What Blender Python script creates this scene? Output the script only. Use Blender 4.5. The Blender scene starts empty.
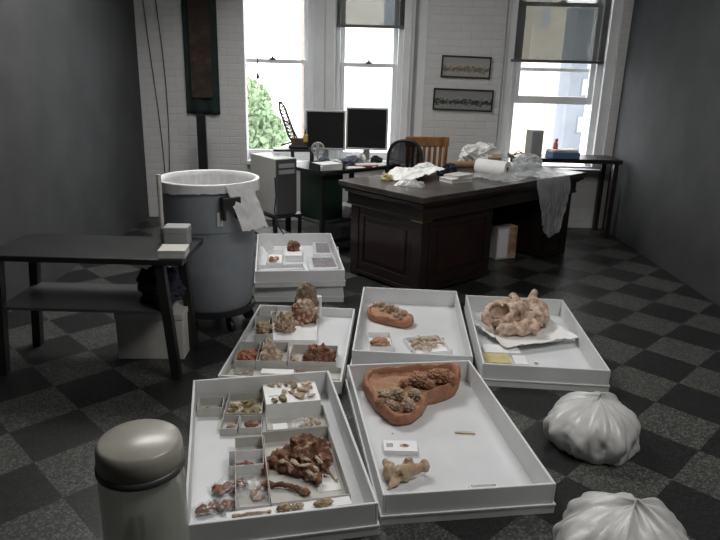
import bpy, bmesh, math, random
from mathutils import Vector, Matrix, Euler, noise as mnoise
R = math.radians
scene = bpy.context.scene
COL = scene.collection

# ------------------------------------------------------------------ camera
PITCH, ROLL, EYE, FPX = R(17.3), R(1.5), 1.55, 640.0
cam_data = bpy.data.cameras.new('camera')
cam = bpy.data.objects.new('camera', cam_data)
COL.objects.link(cam)
fwd = Vector((0, math.cos(PITCH), -math.sin(PITCH)))
up0 = Vector((0, math.sin(PITCH), math.cos(PITCH)))
rt0 = Vector((1, 0, 0))
rt = rt0 * math.cos(ROLL) + up0 * math.sin(ROLL)
up = up0 * math.cos(ROLL) - rt0 * math.sin(ROLL)
m = Matrix((rt, up, -fwd)).transposed().to_4x4()
m.translation = Vector((0, 0, EYE))
cam.matrix_world = m
cam_data.sensor_width = 36.0
cam_data.lens = FPX / 720 * 36
cam_data.shift_x = 2 / 720
cam_data.clip_start = 0.02
cam_data.clip_end = 300
scene.camera = cam

# ------------------------------------------------------------------ world, lights, exposure
world = bpy.data.worlds.new('overcast_sky')
scene.world = world
world.use_nodes = True
wn = world.node_tree.nodes
wbg = wn['Background']
wbg.inputs[0].default_value = (0.97, 0.985, 1.0, 1)
wbg.inputs[1].default_value = 7.0

def area_light(name, loc, target, sx, sy, power, color=(1, 1, 1), portal=False):
    l = bpy.data.lights.new(name, 'AREA')
    l.shape = 'RECTANGLE'; l.size = sx; l.size_y = sy
    l.energy = power; l.color = color
    if portal:
        l.cycles.is_portal = True
    o = bpy.data.objects.new(name, l)
    COL.objects.link(o)
    o.location = loc
    d = Vector(target) - Vector(loc)
    o.rotation_euler = d.to_track_quat('-Z', 'Y').to_euler()
    return o

WY = 6.7            # inner face of the window wall
area_light('added_fill', (-1.0, 4.6, 3.2), (-0.2, 3.2, 0), 1.6, 1.2, 105, (1.0, 0.98, 0.95))  # fill lamp added under the ceiling to brighten the trays, no real fitting
area_light('added_fill', (1.3, 1.7, 3.2), (0.5, 2.6, 0), 1.6, 1.2, 62, (1.0, 0.98, 0.95))  # second added fill, unseen, lifts the faces towards the camera
area_light('window_portal', (-0.42, WY + 0.30, 1.5), (-0.42, 0, 1.5), 1.6, 2.0, 1, portal=True)
area_light('window_portal', (1.95, WY + 0.30, 1.5), (1.95, 0, 1.5), 0.95, 2.0, 1, portal=True)

scene.view_settings.view_transform = 'Standard'
scene.view_settings.look = 'None'
scene.view_settings.gamma = 1.0
scene.view_settings.exposure = 0.0
scene.view_settings.use_curve_mapping = False
scene.cycles.use_denoising = True
scene.cycles.max_bounces = 8
scene.cycles.transparent_max_bounces = 16
scene.cycles.sample_clamp_indirect = 6.0

# ------------------------------------------------------------------ helpers
def at(px, py, z):
    """the place at height z that the photo shows at (px, py)"""
    x = (px - 358) / FPX; y = -(py - 270) / FPX
    d = fwd + rt * x + up * y
    return Vector((0, 0, EYE)) + d * ((z - EYE) / d.z)

def atY(px, py, Y):
    x = (px - 358) / FPX; y = -(py - 270) / FPX
    d = fwd + rt * x + up * y
    return Vector((0, 0, EYE)) + d * (Y / d.y)

def mat(name, c1, c2=None, scale=20.0, rough=0.6, bump=0.0, bscale=None, metal=0.0,
        c3=None, alpha=None, spec=0.5, detail=4.0, lo=0.35, hi=0.65, trans=0.0, coat=0.0, stretch=None):
    M = bpy.data.materials.new(name)
    M.use_nodes = True
    nt = M.node_tree; N = nt.nodes; L = nt.links
    b = N['Principled BSDF']
    b.inputs['Base Color'].default_value = (*c1, 1)
    b.inputs['Roughness'].default_value = rough
    b.inputs['Metallic'].default_value = metal
    b.inputs['Specular IOR Level'].default_value = spec
    b.inputs['Coat Weight'].default_value = coat
    if trans: b.inputs['Transmission Weight'].default_value = trans
    tc = N.new('ShaderNodeTexCoord')
    vec = tc.outputs['Object']
    if stretch:
        mp = N.new('ShaderNodeMapping'); mp.inputs['Scale'].default_value = stretch
        L.new(vec, mp.inputs[0]); vec = mp.outputs[0]
    if c2 is not None:
        n = N.new('ShaderNodeTexNoise')
        n.inputs['Scale'].default_value = scale
        n.inputs['Detail'].default_value = detail
        L.new(vec, n.inputs['Vector'])
        r = N.new('ShaderNodeValToRGB')
        r.color_ramp.elements[0].position = lo; r.color_ramp.elements[0].color = (*c1, 1)
        r.color_ramp.elements[1].position = hi; r.color_ramp.elements[1].color = (*c2, 1)
        if c3 is not None:
            e = r.color_ramp.elements.new(min(0.98, hi + 0.12)); e.color = (*c3, 1)
        L.new(n.outputs['Fac'], r.inputs[0])
        L.new(r.outputs[0], b.inputs['Base Color'])
    if bump:
        n2 = N.new('ShaderNodeTexNoise')
        n2.inputs['Scale'].default_value = bscale or scale * 2
        n2.inputs['Detail'].default_value = 5
        L.new(vec, n2.inputs['Vector'])
        bp = N.new('ShaderNodeBump')
        bp.inputs['Strength'].default_value = bump
        bp.inputs['Distance'].default_value = 0.01
        L.new(n2.outputs['Fac'], bp.inputs['Height'])
        L.new(bp.outputs[0], b.inputs['Normal'])
    if alpha is not None:
        b.inputs['Alpha'].default_value = alpha
    return M

class MB:
    """collects simple solids into one mesh"""
    def __init__(self): self.bm = bmesh.new()
    def _add(self, verts, faces, M=None):
        vs = [self.bm.verts.new((M @ Vector(v)) if M else Vector(v)) for v in verts]
        for f in faces:
            try: self.bm.faces.new([vs[i] for i in f])
            except ValueError: pass
        return vs
    def box(self, x0, x1, y0, y1, z0, z1, M=None):
        v = [(x0,y0,z0),(x1,y0,z0),(x1,y1,z0),(x0,y1,z0),(x0,y0,z1),(x1,y0,z1),(x1,y1,z1),(x0,y1,z1)]
        f = [(3,2,1,0),(4,5,6,7),(0,1,5,4),(1,2,6,5),(2,3,7,6),(3,0,4,7)]
        self._add(v, f, M); return self
    def prism(self, pts, z0, z1, M=None, top=1.0):
        n = len(pts)
        c = Vector((sum(p[0] for p in pts)/n, sum(p[1] for p in pts)/n))
        v = [(p[0],p[1],z0) for p in pts] + [(c.x+(p[0]-c.x)*top, c.y+(p[1]-c.y)*top, z1) for p in pts]
        f = [tuple(range(n-1,-1,-1)), tuple(range(n,2*n))] + [(i,(i+1)%n,(i+1)%n+n,i+n) for i in range(n)]
        self._add(v, f, M); return self
    def lathe(self, prof, seg=32, M=None, a0=0.0, a1=2*math.pi):
        full = abs(a1-a0-2*math.pi) < 1e-6
        ns = seg if full else seg+1
        v = []; f = []
        for (r,z) in prof:
            for k in range(ns):
                a = a0+(a1-a0)*k/seg
                v.append((r*math.cos(a), r*math.sin(a), z))
        for i in range(len(prof)-1):
            for k in range(seg):
                k2 = (k+1) % ns
                f.append((i*ns+k, i*ns+k2, (i+1)*ns+k2, (i+1)*ns+k))
        self._add(v, f, M); return self
    def tube(self, path, r, seg=8, M=None, cap=True):
        path = [Vector(p) for p in path]
        rs = r if isinstance(r, (list,tuple)) else [r]*len(path)
        v = []; f = []
        ref = None
        for i, p in enumerate(path):
            t = (path[min(i+1,len(path)-1)] - path[max(i-1,0)]).normalized()
            if ref is None:
                ref = t.orthogonal().normalized()
            ref = (ref - t*ref.dot(t)).normalized()
            b = t.cross(ref)
            for k in range(seg):
                a = 2*math.pi*k/seg
                v.append(p + (ref*math.cos(a)+b*math.sin(a))*rs[i])
        for i in range(len(path)-1):
            for k in range(seg):
                f.append((i*seg+k, i*seg+(k+1)%seg, (i+1)*seg+(k+1)%seg, (i+1)*seg+k))
        if cap:
            f.append(tuple(range(seg-1,-1,-1))); f.append(tuple(range((len(path)-1)*seg, len(path)*seg)))
        self._add(v, f, M); return self
    def bar(self, p0, p1, w, h=None, M=None):
        """square bar from p0 to p1"""
        h = h or w
        p0, p1 = Vector(p0), Vector(p1)
        d = (p1-p0); L = d.length
        q = d.to_track_quat('Z','Y').to_matrix().to_4x4(); q.translation = p0
        if M: q = M @ q
        return self.box(-w/2,w/2,-h/2,h/2,0,L,q)
    def build(self, name, material, parent=None, smooth=False, bevel=0.0, loc=None, rz=None):
        bmesh.ops.recalc_face_normals(self.bm, faces=self.bm.faces[:])
        me = bpy.data.meshes.new(name)
        self.bm.to_mesh(me); self.bm.free()
        return link(name, me, material, parent, smooth, bevel, loc, rz)

def link(name, me, material, parent=None, smooth=False, bevel=0.0, loc=None, rz=None):
    me.materials.clear(); me.materials.append(material)
    if smooth:
        for p in me.polygons: p.use_smooth = True
    o = bpy.data.objects.new(name, me)
    COL.objects.link(o)
    if parent: o.parent = parent
    if loc is not None: o.location = loc
    if rz is not None: o.rotation_euler = (0,0,rz)
    if bevel:
        md = o.modifiers.new('bevel','BEVEL'); md.width = bevel; md.segments = 2
        md.limit_method = 'ANGLE'; md.angle_limit = R(40)
    return o

def tag(o, label, cat, group=None, kind=None):
    if label: o['label'] = label
    if cat: o['category'] = cat
    if group: o['group'] = group
    if kind: o['kind'] = kind
    return o

def thing(name, label, cat, loc=(0,0,0), rz=0.0, group=None):
    o = bpy.data.objects.new(name, None)
    o.empty_display_size = 0.05
    COL.objects.link(o)
    o.location = loc; o.rotation_euler = (0,0,rz)
    return tag(o, label, cat, group)

def struct(o):
    o['kind'] = 'structure'; return o

def fbm(p, octv=4):
    return mnoise.fractal(p, 1.0, 2.0, octv)

def lump_mesh(size, seed=0, amp=0.25, freq=2.0, sub=4, flat=True, spike=0.0):
    """a rough irregular lump resting on z = 0; size = full extents"""
    bm = bmesh.new()
    bmesh.ops.create_icosphere(bm, subdivisions=sub, radius=1.0)
    off = Vector((seed*7.31, seed*3.17, seed*1.93))
    for v in bm.verts:
        n = v.co.normalized()
        d = 1 + amp*fbm(n*freq+off, 5) + amp*0.5*mnoise.noise(n*freq*3+off)
        if spike: d += spike*abs(mnoise.noise(n*freq*2.3-off))
        v.co = n*d
    xs = [v.co.x for v in bm.verts]; ys = [v.co.y for v in bm.verts]; zs = [v.co.z for v in bm.verts]
    zlo = min(zs)*0.6 if flat else min(zs)
    for v in bm.verts:
        z = max(v.co.z, zlo)
        v.co = Vector(((v.co.x-(min(xs)+max(xs))/2)/(max(xs)-min(xs))*size[0],
                       (v.co.y-(min(ys)+max(ys))/2)/(max(ys)-min(ys))*size[1],
                       (z-zlo)/(max(zs)-zlo)*size[2]))
    me = bpy.data.meshes.new('lump')
    bm.to_mesh(me); bm.free()
    return me

def shard_mesh(size, seed, n=16, chips=2):
    """an angular broken fragment: a few overlapping faceted chips, resting on z = 0"""
    rnd = random.Random(seed*13+5)
    bm = bmesh.new()
    for c in range(chips):
        ox, oy = (rnd.uniform(-.35,.35), rnd.uniform(-.3,.3)) if c else (0,0)
        k = 1.0 if c == 0 else rnd.uniform(.45,.7)
        rz = rnd.uniform(0,3.1)
        vs = []
        for i in range(n):
            a = rnd.uniform(0,6.283); e = rnd.uniform(-1,1); r = rnd.uniform(.7,1.0)
            x, y = math.cos(a)*math.sqrt(1-e*e*.8)*r, .55*math.sin(a)*math.sqrt(1-e*e*.8)*r
            vs.append(bm.verts.new((ox+k*(x*math.cos(rz)-y*math.sin(rz)), oy+k*(x*math.sin(rz)+y*math.cos(rz)), k*(e*.5*(1+.6*x)))))
        h = bmesh.ops.convex_hull(bm, input=vs)
        bmesh.ops.delete(bm, geom=[g for g in h['geom_interior'] if isinstance(g, bmesh.types.BMVert)], context='VERTS')
    bmesh.ops.subdivide_edges(bm, edges=bm.edges[:], cuts=2, use_grid_fill=True)
    off = Vector((seed*2.7,seed*1.3,seed))
    for v in bm.verts:
        v.co += Vector((mnoise.noise(v.co*4+off),mnoise.noise(v.co*4-off),mnoise.noise(v.co*4.5+off*2)))*.13
    xs=[v.co.x for v in bm.verts]; ys=[v.co.y for v in bm.verts]; zs=[v.co.z for v in bm.verts]
    for v in bm.verts:
        v.co = Vector(((v.co.x-(min(xs)+max(xs))/2)/(max(xs)-min(xs))*size[0],(v.co.y-(min(ys)+max(ys))/2)/(max(ys)-min(ys))*size[1],(v.co.z-min(zs))/(max(zs)-min(zs))*size[2]))
    me = bpy.data.meshes.new('shard'); bm.to_mesh(me); bm.free()
    return me

def sculpt(parts, voxel=0.005, amp=0.004, freq=40.0, carve=(), seed=0, flat=True):
    """fuse ellipsoids ('e', c, r, rot) and tapered limbs ('c', p0, p1, r0, r1) into one organic mesh"""
    bm = bmesh.new()
    for p in parts:
        if p[0] == 'e':
            _, c, r, rot = p
            M = Matrix.Translation(Vector(c)) @ Euler([R(a) for a in rot]).to_matrix().to_4x4() @ Matrix.Diagonal((*r,1))
            bmesh.ops.create_icosphere(bm, subdivisions=3, radius=1.0, matrix=M)
        else:
            _, a, b, r0, r1 = p
            a, b = Vector(a), Vector(b)
            n = max(3, int((b-a).length/min(r0,r1)*1.5))
            for i in range(n+1):
                t = i/n
                bmesh.ops.create_icosphere(bm, subdivisions=2, radius=r0+(r1-r0)*t,
                                           matrix=Matrix.Translation(a.lerp(b,t)))
    me = bpy.data.meshes.new('s'); bm.to_mesh(me); bm.free()
    o = bpy.data.objects.new('s', me); COL.objects.link(o)
    md = o.modifiers.new('r','REMESH'); md.mode = 'VOXEL'; md.voxel_size = voxel
    s = o.modifiers.new('s','SMOOTH'); s.iterations = 2
    dg = bpy.context.evaluated_depsgraph_get(); dg.update()
    out = bpy.data.meshes.new_from_object(o.evaluated_get(dg))
    bpy.data.objects.remove(o); bpy.data.meshes.remove(me)
    bm = bmesh.new(); bm.from_mesh(out)
    bm.normal_update()
    off = Vector((seed*5.1, seed*2.3, seed))
    new = []
    for v in bm.verts:
        d = amp*fbm(v.co*freq+off, 5)
        new.append(v.co + v.normal*d)
    for v, c in zip(bm.verts, new): v.co = c
    for (c, r) in carve:
        c = Vector(c)
        for v in bm.verts:
            d = v.co-c
            if d.length < r:
                k = 1-(d.length/r)**2
                v.co = v.co - v.normal*r*1.15*k**.8
    if flat:
        zl = sorted(v.co.z for v in bm.verts)[len(bm.verts)//50]
        for v in bm.verts: v.co.z = max(v.co.z, zl)-zl
    bm.to_mesh(out); bm.free()
    return out

def cloth_mesh(nx, ny, fn, thick=0.0):
    """grid mesh; fn(u,v) -> point"""
    bm = bmesh.new()
    g = [[bm.verts.new(fn(i/nx, j/ny)) for i in range(nx+1)] for j in range(ny+1)]
    for j in range(ny):
        for i in range(nx):
            bm.faces.new((g[j][i], g[j][i+1], g[j+1][i+1], g[j+1][i]))
    if thick:
        bm.normal_update()
        ret = bmesh.ops.solidify(bm, geom=bm.faces[:], thickness=thick)
    me = bpy.data.meshes.new('cloth'); bm.to_mesh(me); bm.free()
    return me

# ------------------------------------------------------------------ materials
M_ = {}
M_['tray'] = mat('tray_card', (0.67,0.68,0.685), (0.73,0.735,0.74), 6, 0.5, 0.05, 60)
M_['tray_inside'] = mat('tray_liner', (0.64,0.655,0.67), (0.70,0.715,0.73), 5, 0.30, 0.03, 50)
M_['card'] = mat('white_card', (0.50,0.49,0.455), (0.56,0.55,0.515), 15, 0.7, 0.05, 80)
M_['card_white'] = mat('bright_card', (0.82,0.82,0.82), (0.86,0.86,0.86), 15, 0.6)
M_['paper'] = mat('paper', (0.80,0.80,0.79), (0.86,0.86,0.85), 12, 0.75, 0.1, 30)
M_['clay'] = mat('plaster_pink', (0.30,0.13,0.075), (0.42,0.20,0.12), 18, 0.8, 0.35, 70, c3=(0.50,0.29,0.19))
M_['clay_in'] = mat('sediment_brown', (0.34,0.18,0.105), (0.46,0.27,0.165), 25, 0.9, 0.5, 90, c3=(0.58,0.42,0.30))
M_['bone_grey'] = mat('bone_greyish', (0.38,0.27,0.19), (0.60,0.47,0.36), 45, 0.85, 0.6, 130, c3=(0.70,0.62,0.53))
M_['bone_tan'] = mat('bone_tan', (0.34,0.24,0.15), (0.56,0.43,0.29), 35, 0.8, 0.4, 90, c3=(0.66,0.55,0.42))
M_['bone_pale'] = mat('bone_pale', (0.48,0.37,0.27), (0.68,0.57,0.45), 30, 0.8, 0.3, 90, c3=(0.76,0.67,0.57))
M_['bone_pink'] = mat('bone_pinkish', (0.42,0.27,0.19), (0.68,0.54,0.44), 30, 0.8, 0.6, 90, c3=(0.74,0.63,0.55))
M_['bone_red'] = mat('bone_reddish', (0.18,0.075,0.045), (0.42,0.20,0.13), 40, 0.8, 0.5, 110, c3=(0.58,0.36,0.27))
M_['bone_rust'] = mat('bone_rusty', (0.085,0.038,0.022), (0.25,0.115,0.06), 26, 0.75, 0.8, 90, c3=(0.55,0.42,0.30), lo=.36, hi=.56)
M_['bone_orange'] = mat('bone_orange', (0.33,0.13,0.07), (0.50,0.24,0.14), 35, 0.8, 0.4, 90)
M_['bone_moss'] = mat('bone_olive', (0.16,0.13,0.06), (0.36,0.31,0.17), 50, 0.85, 0.5, 120, c3=(0.56,0.50,0.36))
M_['rock_brown'] = mat('rock_brown', (0.20,0.145,0.10), (0.36,0.28,0.20), 60, 0.95, 0.8, 160)
M_['dark_crumb'] = mat('crumb_dark', (0.09,0.05,0.03), (0.20,0.11,0.07), 60, 0.9, 0.5, 120)
M_['black_metal'] = mat('black_metal', (0.012,0.012,0.013), (0.02,0.02,0.02), 8, 0.4)
M_['black_plastic'] = mat('black_plastic', (0.015,0.015,0.016), rough=0.5)
M_['screen'] = mat('dark_screen', (0.009,0.008,0.009), rough=0.35)
M_['silver'] = mat('silver_plastic', (0.42,0.43,0.44), rough=0.4, metal=0.3)
M_['chrome'] = mat('chrome', (0.6,0.6,0.6), rough=0.2, metal=1.0)
M_['brass'] = mat('brass', (0.35,0.27,0.14), rough=0.35, metal=1.0)
M_['wood'] = mat('dark_mahogany', (0.012,0.008,0.0075), (0.024,0.014,0.012), 4, 0.35, 0.05, 30, stretch=(1,1,8))
M_['wood_panel'] = mat('mahogany_panel', (0.017,0.008,0.008), (0.029,0.012,0.011), 4, 0.35, 0.05, 30, stretch=(1,8,1))
M_['wood_top'] = mat('worn_desk_top', (0.034,0.027,0.024), (0.070,0.058,0.052), 6, 0.28, 0.05, 40)
M_['oak'] = mat('honey_oak', (0.20,0.085,0.03), (0.34,0.16,0.06), 6, 0.45, 0.05, 30, stretch=(6,6,1))
M_['can'] = mat('grey_bin_plastic', (0.21,0.235,0.26), (0.25,0.275,0.30), 5, 0.5, 0.04, 60)
M_['green'] = mat('dark_green_metal', (0.010,0.030,0.018), rough=0.45)
M_['beige_metal'] = mat('beige_metal', (0.50,0.50,0.47), (0.55,0.55,0.52), 6, 0.5)
M_['grey_metal'] = mat('grey_metal', (0.13,0.13,0.135), rough=0.4, metal=0.6)
M_['white_paint'] = mat('white_paint', (0.72,0.73,0.74), (0.78,0.79,0.80), 5, 0.45, 0.05, 40)
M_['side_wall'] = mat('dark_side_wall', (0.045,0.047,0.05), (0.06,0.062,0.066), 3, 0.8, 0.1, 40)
M_['ceiling'] = mat('ceiling_plaster', (0.55,0.55,0.54), (0.60,0.60,0.59), 3, 0.9)
M_['navy'] = mat('navy_cloth', (0.012,0.014,0.024), (0.025,0.028,0.045), 30, 0.9, 0.3, 80)
M_['yellow'] = mat('yellow_card', (0.52,0.45,0.20), (0.60,0.53,0.29), 15, 0.7)
M_['kraft'] = mat('brown_card', (0.33,0.22,0.12), (0.40,0.28,0.16), 12, 0.8, 0.1, 50)
M_['red'] = mat('dull_red', (0.28,0.03,0.035), rough=0.6)
M_['blue'] = mat('dull_blue', (0.09,0.17,0.33), rough=0.6)
M_['carton_grey2'] = mat('dull_grey_carton', (0.30,0.31,0.31), (0.35,0.36,0.36), 8, .6)
M_['slate'] = mat('slate_cloth', (0.10,0.12,0.16), (0.17,0.19,0.24), 20, 0.9, 0.3, 60)

def film(name, color, opacity, rough=0.3, gloss=0.25, bump=0.3):
    """thin translucent plastic film"""
    M = bpy.data.materials.new(name); M.use_nodes = True
    nt = M.node_tree; N = nt.nodes; L = nt.links
    N.remove(N['Principled BSDF']); out = N['Material Output']
    tr = N.new('ShaderNodeBsdfTransparent'); tr.inputs[0].default_value = (0.96,0.97,0.97,1)
    df = N.new('ShaderNodeBsdfDiffuse'); df.inputs[0].default_value = (*color,1)
    tl = N.new('ShaderNodeBsdfTranslucent'); tl.inputs[0].default_value = (*color,1)
    gl = N.new('ShaderNodeBsdfGlossy'); gl.inputs[1].default_value = rough
    a = N.new('ShaderNodeMixShader'); a.inputs[0].default_value = 0.4
    L.new(df.outputs[0], a.inputs[1]); L.new(tl.outputs[0], a.inputs[2])
    b = N.new('ShaderNodeMixShader'); b.inputs[0].default_value = opacity
    L.new(tr.outputs[0], b.inputs[1]); L.new(a.outputs[0], b.inputs[2])
    c = N.new('ShaderNodeMixShader'); c.inputs[0].default_value = gloss
    L.new(b.outputs[0], c.inputs[1]); L.new(gl.outputs[0], c.inputs[2])
    L.new(c.outputs[0], out.inputs[0])
    if bump:
        tc = N.new('ShaderNodeTexCoord'); n = N.new('ShaderNodeTexNoise'); n.inputs['Scale'].default_value = 35
        L.new(tc.outputs['Object'], n.inputs['Vector'])
        bp = N.new('ShaderNodeBump'); bp.inputs['Strength'].default_value = bump; bp.inputs['Distance'].default_value = 0.02
        L.new(n.outputs['Fac'], bp.inputs['Height'])
        for s in (df, tl, gl): L.new(bp.outputs[0], s.inputs['Normal'])
    return M
M_['film'] = film('clear_plastic_film', (0.80,0.82,0.84), 0.50, 0.28, 0.14, 0.6)
M_['film_white'] = film('milky_plastic_film', (0.86,0.87,0.88), 0.92, 0.35, 0.08)
M_['glass_film'] = film('specimen_bag_film', (0.7,0.7,0.7), 0.12, 0.25, 0.05)
M_['film_wrap'] = film('bunched_wrap', (0.80,0.82,0.84), 0.62, 0.3, 0.14, 0.6)
M_['pane'] = film('window_pane', (0.8,0.85,0.85), 0.02, 0.02, 0.04, bump=0)
M_['shade'] = film('mesh_shade', (0.07,0.066,0.06), 0.62, 0.6, 0.0, bump=0)
M_['jar_glass'] = film('jar_glass', (0.62,0.62,0.57), 0.42, 0.08, 0.12, bump=0)

# painted brick
def brick_mat():
    M = bpy.data.materials.new('white_painted_brick'); M.use_nodes = True
    nt = M.node_tree; N = nt.nodes; L = nt.links; b = N['Principled BSDF']
    tc = N.new('ShaderNodeTexCoord')
    mp = N.new('ShaderNodeMapping'); mp.inputs['Rotation'].default_value = (R(90),0,0)
    L.new(tc.outputs['Object'], mp.inputs[0])
    br = N.new('ShaderNodeTexBrick')
    br.inputs['Scale'].default_value = 1.0
    br.inputs['Brick Width'].default_value = 0.21; br.inputs['Row Height'].default_value = 0.072
    br.inputs['Mortar Size'].default_value = 0.007; br.inputs['Mortar Smooth'].default_value = 0.8
    br.inputs['Color1'].default_value = (0.60,0.60,0.60,1); br.inputs['Color2'].default_value = (0.63,0.63,0.62,1)
    br.inputs['Mortar'].default_value = (0.585,0.585,0.585,1)
    L.new(mp.outputs[0], br.inputs[0])
    L.new(br.outputs['Color'], b.inputs['Base Color'])
    n = N.new('ShaderNodeTexNoise'); n.inputs['Scale'].default_value = 30
    L.new(tc.outputs['Object'], n.inputs['Vector'])
    mx = N.new('ShaderNodeMath'); mx.operation = 'MULTIPLY_ADD'; mx.inputs[1].default_value = 0.5
    L.new(n.outputs['Fac'], mx.inputs[0])
    inv = N.new('ShaderNodeMath'); inv.operation = 'SUBTRACT'; inv.inputs[0].default_value = 1.0
    L.new(br.outputs['Fac'], inv.inputs[1]); L.new(inv.outputs[0], mx.inputs[2])
    bp = N.new('ShaderNodeBump'); bp.inputs['Strength'].default_value = 0.4; bp.inputs['Distance'].default_value = 0.006
    L.new(mx.outputs[0], bp.inputs['Height']); L.new(bp.outputs[0], b.inputs['Normal'])
    b.inputs['Roughness'].default_value = 0.55
    return M
M_['brick'] = brick_mat()

def floor_mat():
    M = bpy.data.materials.new('checkered_terrazzo_tile'); M.use_nodes = True
    nt = M.node_tree; N = nt.nodes; L = nt.links; b = N['Principled BSDF']
    tc = N.new('ShaderNodeTexCoord')
    mp = N.new('ShaderNodeMapping')
    # object space: the floor object sits with its origin on a tile corner, turned 45 degrees
    L.new(tc.outputs['Object'], mp.inputs[0])
    ck = N.new('ShaderNodeTexChecker'); ck.inputs['Scale'].default_value = 1/0.305
    L.new(mp.outputs[0], ck.inputs['Vector'])
    def speck(c1, c2, sc):
        n = N.new('ShaderNodeTexVoronoi'); n.inputs['Scale'].default_value = sc
        L.new(tc.outputs['Object'], n.inputs['Vector'])
        r = N.new('ShaderNodeValToRGB'); r.color_ramp.elements[0].color = (*c1,1); r.color_ramp.elements[1].color = (*c2,1)
        r.color_ramp.elements[0].position = 0.45; r.color_ramp.elements[1].position = 0.95
        s = N.new('ShaderNodeSeparateColor'); L.new(n.outputs['Color'], s.inputs[0])
        L.new(s.outputs[0], r.inputs[0]); return r.outputs[0]
    d = speck((0.012,0.013,0.013), (0.03,0.032,0.03), 140)
    l = speck((0.040,0.042,0.039), (0.125,0.125,0.115), 130)
    mx = N.new('ShaderNodeMix'); mx.data_type = 'RGBA'
    L.new(ck.outputs['Fac'], mx.inputs[0]); L.new(d, mx.inputs[6]); L.new(l, mx.inputs[7])
    L.new(mx.outputs[2], b.inputs['Base Color'])
    b.inputs['Roughness'].default_value = 0.42
    b.inputs['Specular IOR Level'].default_value = 0.35
    return M
M_['floor'] = floor_mat()

# ------------------------------------------------------------------ room shell
XL, XR, YB, ZC = -2.25, 2.60, -1.6, 3.3
WT = 0.38                                    # wall thickness at the windows
fl = MB().box(-4.6,4.6,-5.5,5.2,-0.1,0)
bm_pts = [(XL,YB),(XR,YB),(XR,WY+WT),(XL,WY+WT)]
V1 = Vector((0.864,2.666,0))
ca, sa = math.cos(R(-45)), math.sin(R(-45))
loc_pts = [((x-V1.x)*ca-(y-V1.y)*sa, (x-V1.x)*sa+(y-V1.y)*ca) for x,y in bm_pts]
fl.bm.free(); fl = MB().prism(loc_pts, -0.12, 0.0)
struct(fl.build('floor', M_['floor'], loc=V1, rz=R(45)))
struct(MB().box(XL-.2,XR+.2,YB-.2,WY+WT,ZC,ZC+.15).build('ceiling', M_['ceiling']))
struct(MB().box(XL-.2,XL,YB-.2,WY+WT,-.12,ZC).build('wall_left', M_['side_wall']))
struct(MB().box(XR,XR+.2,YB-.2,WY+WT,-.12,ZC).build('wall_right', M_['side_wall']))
struct(MB().box(XL,XR,YB-.2,YB,-.12,ZC).build('wall_back', M_['side_wall']))
# window wall: openings
WIN = [(-1.185, 0.500), (1.475, 2.42)]
SILL, HEAD = 0.62, 2.75
w = MB()
xs = [XL, WIN[0][0], WIN[0][1]+0.11, WIN[1][0]-0.085, WIN[1][1], XR]
w.box(XL, WIN[0][0], WY, WY+.12, -.12, ZC)
w.box(XL, -1.345, WY+.12, WY+WT, -.12, ZC)
w.box(0.615, 1.385, WY, WY+WT, -.12, ZC)
w.box(WIN[1][1]+.09, XR, WY, WY+WT, -.12, ZC)
for a,b in ((-1.345,0.615),(1.385,WIN[1][1]+.09)):
    f_=max(a,WIN[0][0])
    w.box(f_,b,WY,WY+.12,-.12,SILL); w.box(f_,b,WY,WY+.12,HEAD,ZC)
    w.box(a,b,WY+.12,WY+WT,-.12,SILL); w.box(a,b,WY+.12,WY+WT,HEAD,ZC)
struct(w.build('wall_front', M_['brick']))

def sash_window(name, x0, x1, z_meet, lower_raise=0.0, y=WY+0.20, extra_rail=None):
    """one double-hung window: outer frame, two sashes, panes, lock"""
    root = bpy.data.objects.new(name, None); COL.objects.link(root); root['kind'] = 'structure'
    root.location = ((x0+x1)/2, y, SILL)
    hw = (x1-x0)/2; H = HEAD-SILL; zm = z_meet-SILL
    f = MB()
    f.box(-hw-.06,-hw,-.10,.12,0,H); f.box(hw,hw+.06,-.10,.12,0,H); f.box(-hw,hw,-.10,.12,H-.05,H)
    f.box(-hw-.06,hw+.06,-.075 if hw<.39 and x0<-1 else -.16,.12,-.0,.03)
    f.build('window_frame', M_['white_paint'], root, bevel=.004)
    def sash(z0,z1,yy,bot,top):
        s = MB(); st = .045
        s.box(-hw,-hw+st,yy-.02,yy+.02,z0,z1); s.box(hw-st,hw,yy-.02,yy+.02,z0,z1)
        s.box(-hw+st,hw-st,yy-.02,yy+.02,z0,z0+bot); s.box(-hw+st,hw-st,yy-.02,yy+.02,z1-top,z1)
        so = s.build('sash', M_['white_paint'], root, bevel=.003)
        MB().box(-hw+st-.004,hw-st+.004,yy-.003,yy+.003,z0+bot-.004,z1-top+.004).build('pane', M_['pane'], so)
        return so
    lo = sash(.03+lower_raise, zm+lower_raise, -.03, .075, .04)
    sash(zm-.035, H-.05, .03, .035, .05)
    k = MB().box(-.03,.03,-.062,-.03,zm+lower_raise-.005,zm+lower_raise+.012).lathe([(0,0),(.012,0),(.012,.02),(0,.02)],12,Matrix.Translation((0,-.045,zm+lower_raise+.01)))
    k.build('sash_lock', M_['black_metal'], lo)
    return root

sash_window('window_1', -1.285, -0.565, 1.64)
sash_window('window_2', -0.235, 0.345, 1.625)
sash_window('window_3', 1.56, 2.36, 1.625, lower_raise=0.62)
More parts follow.
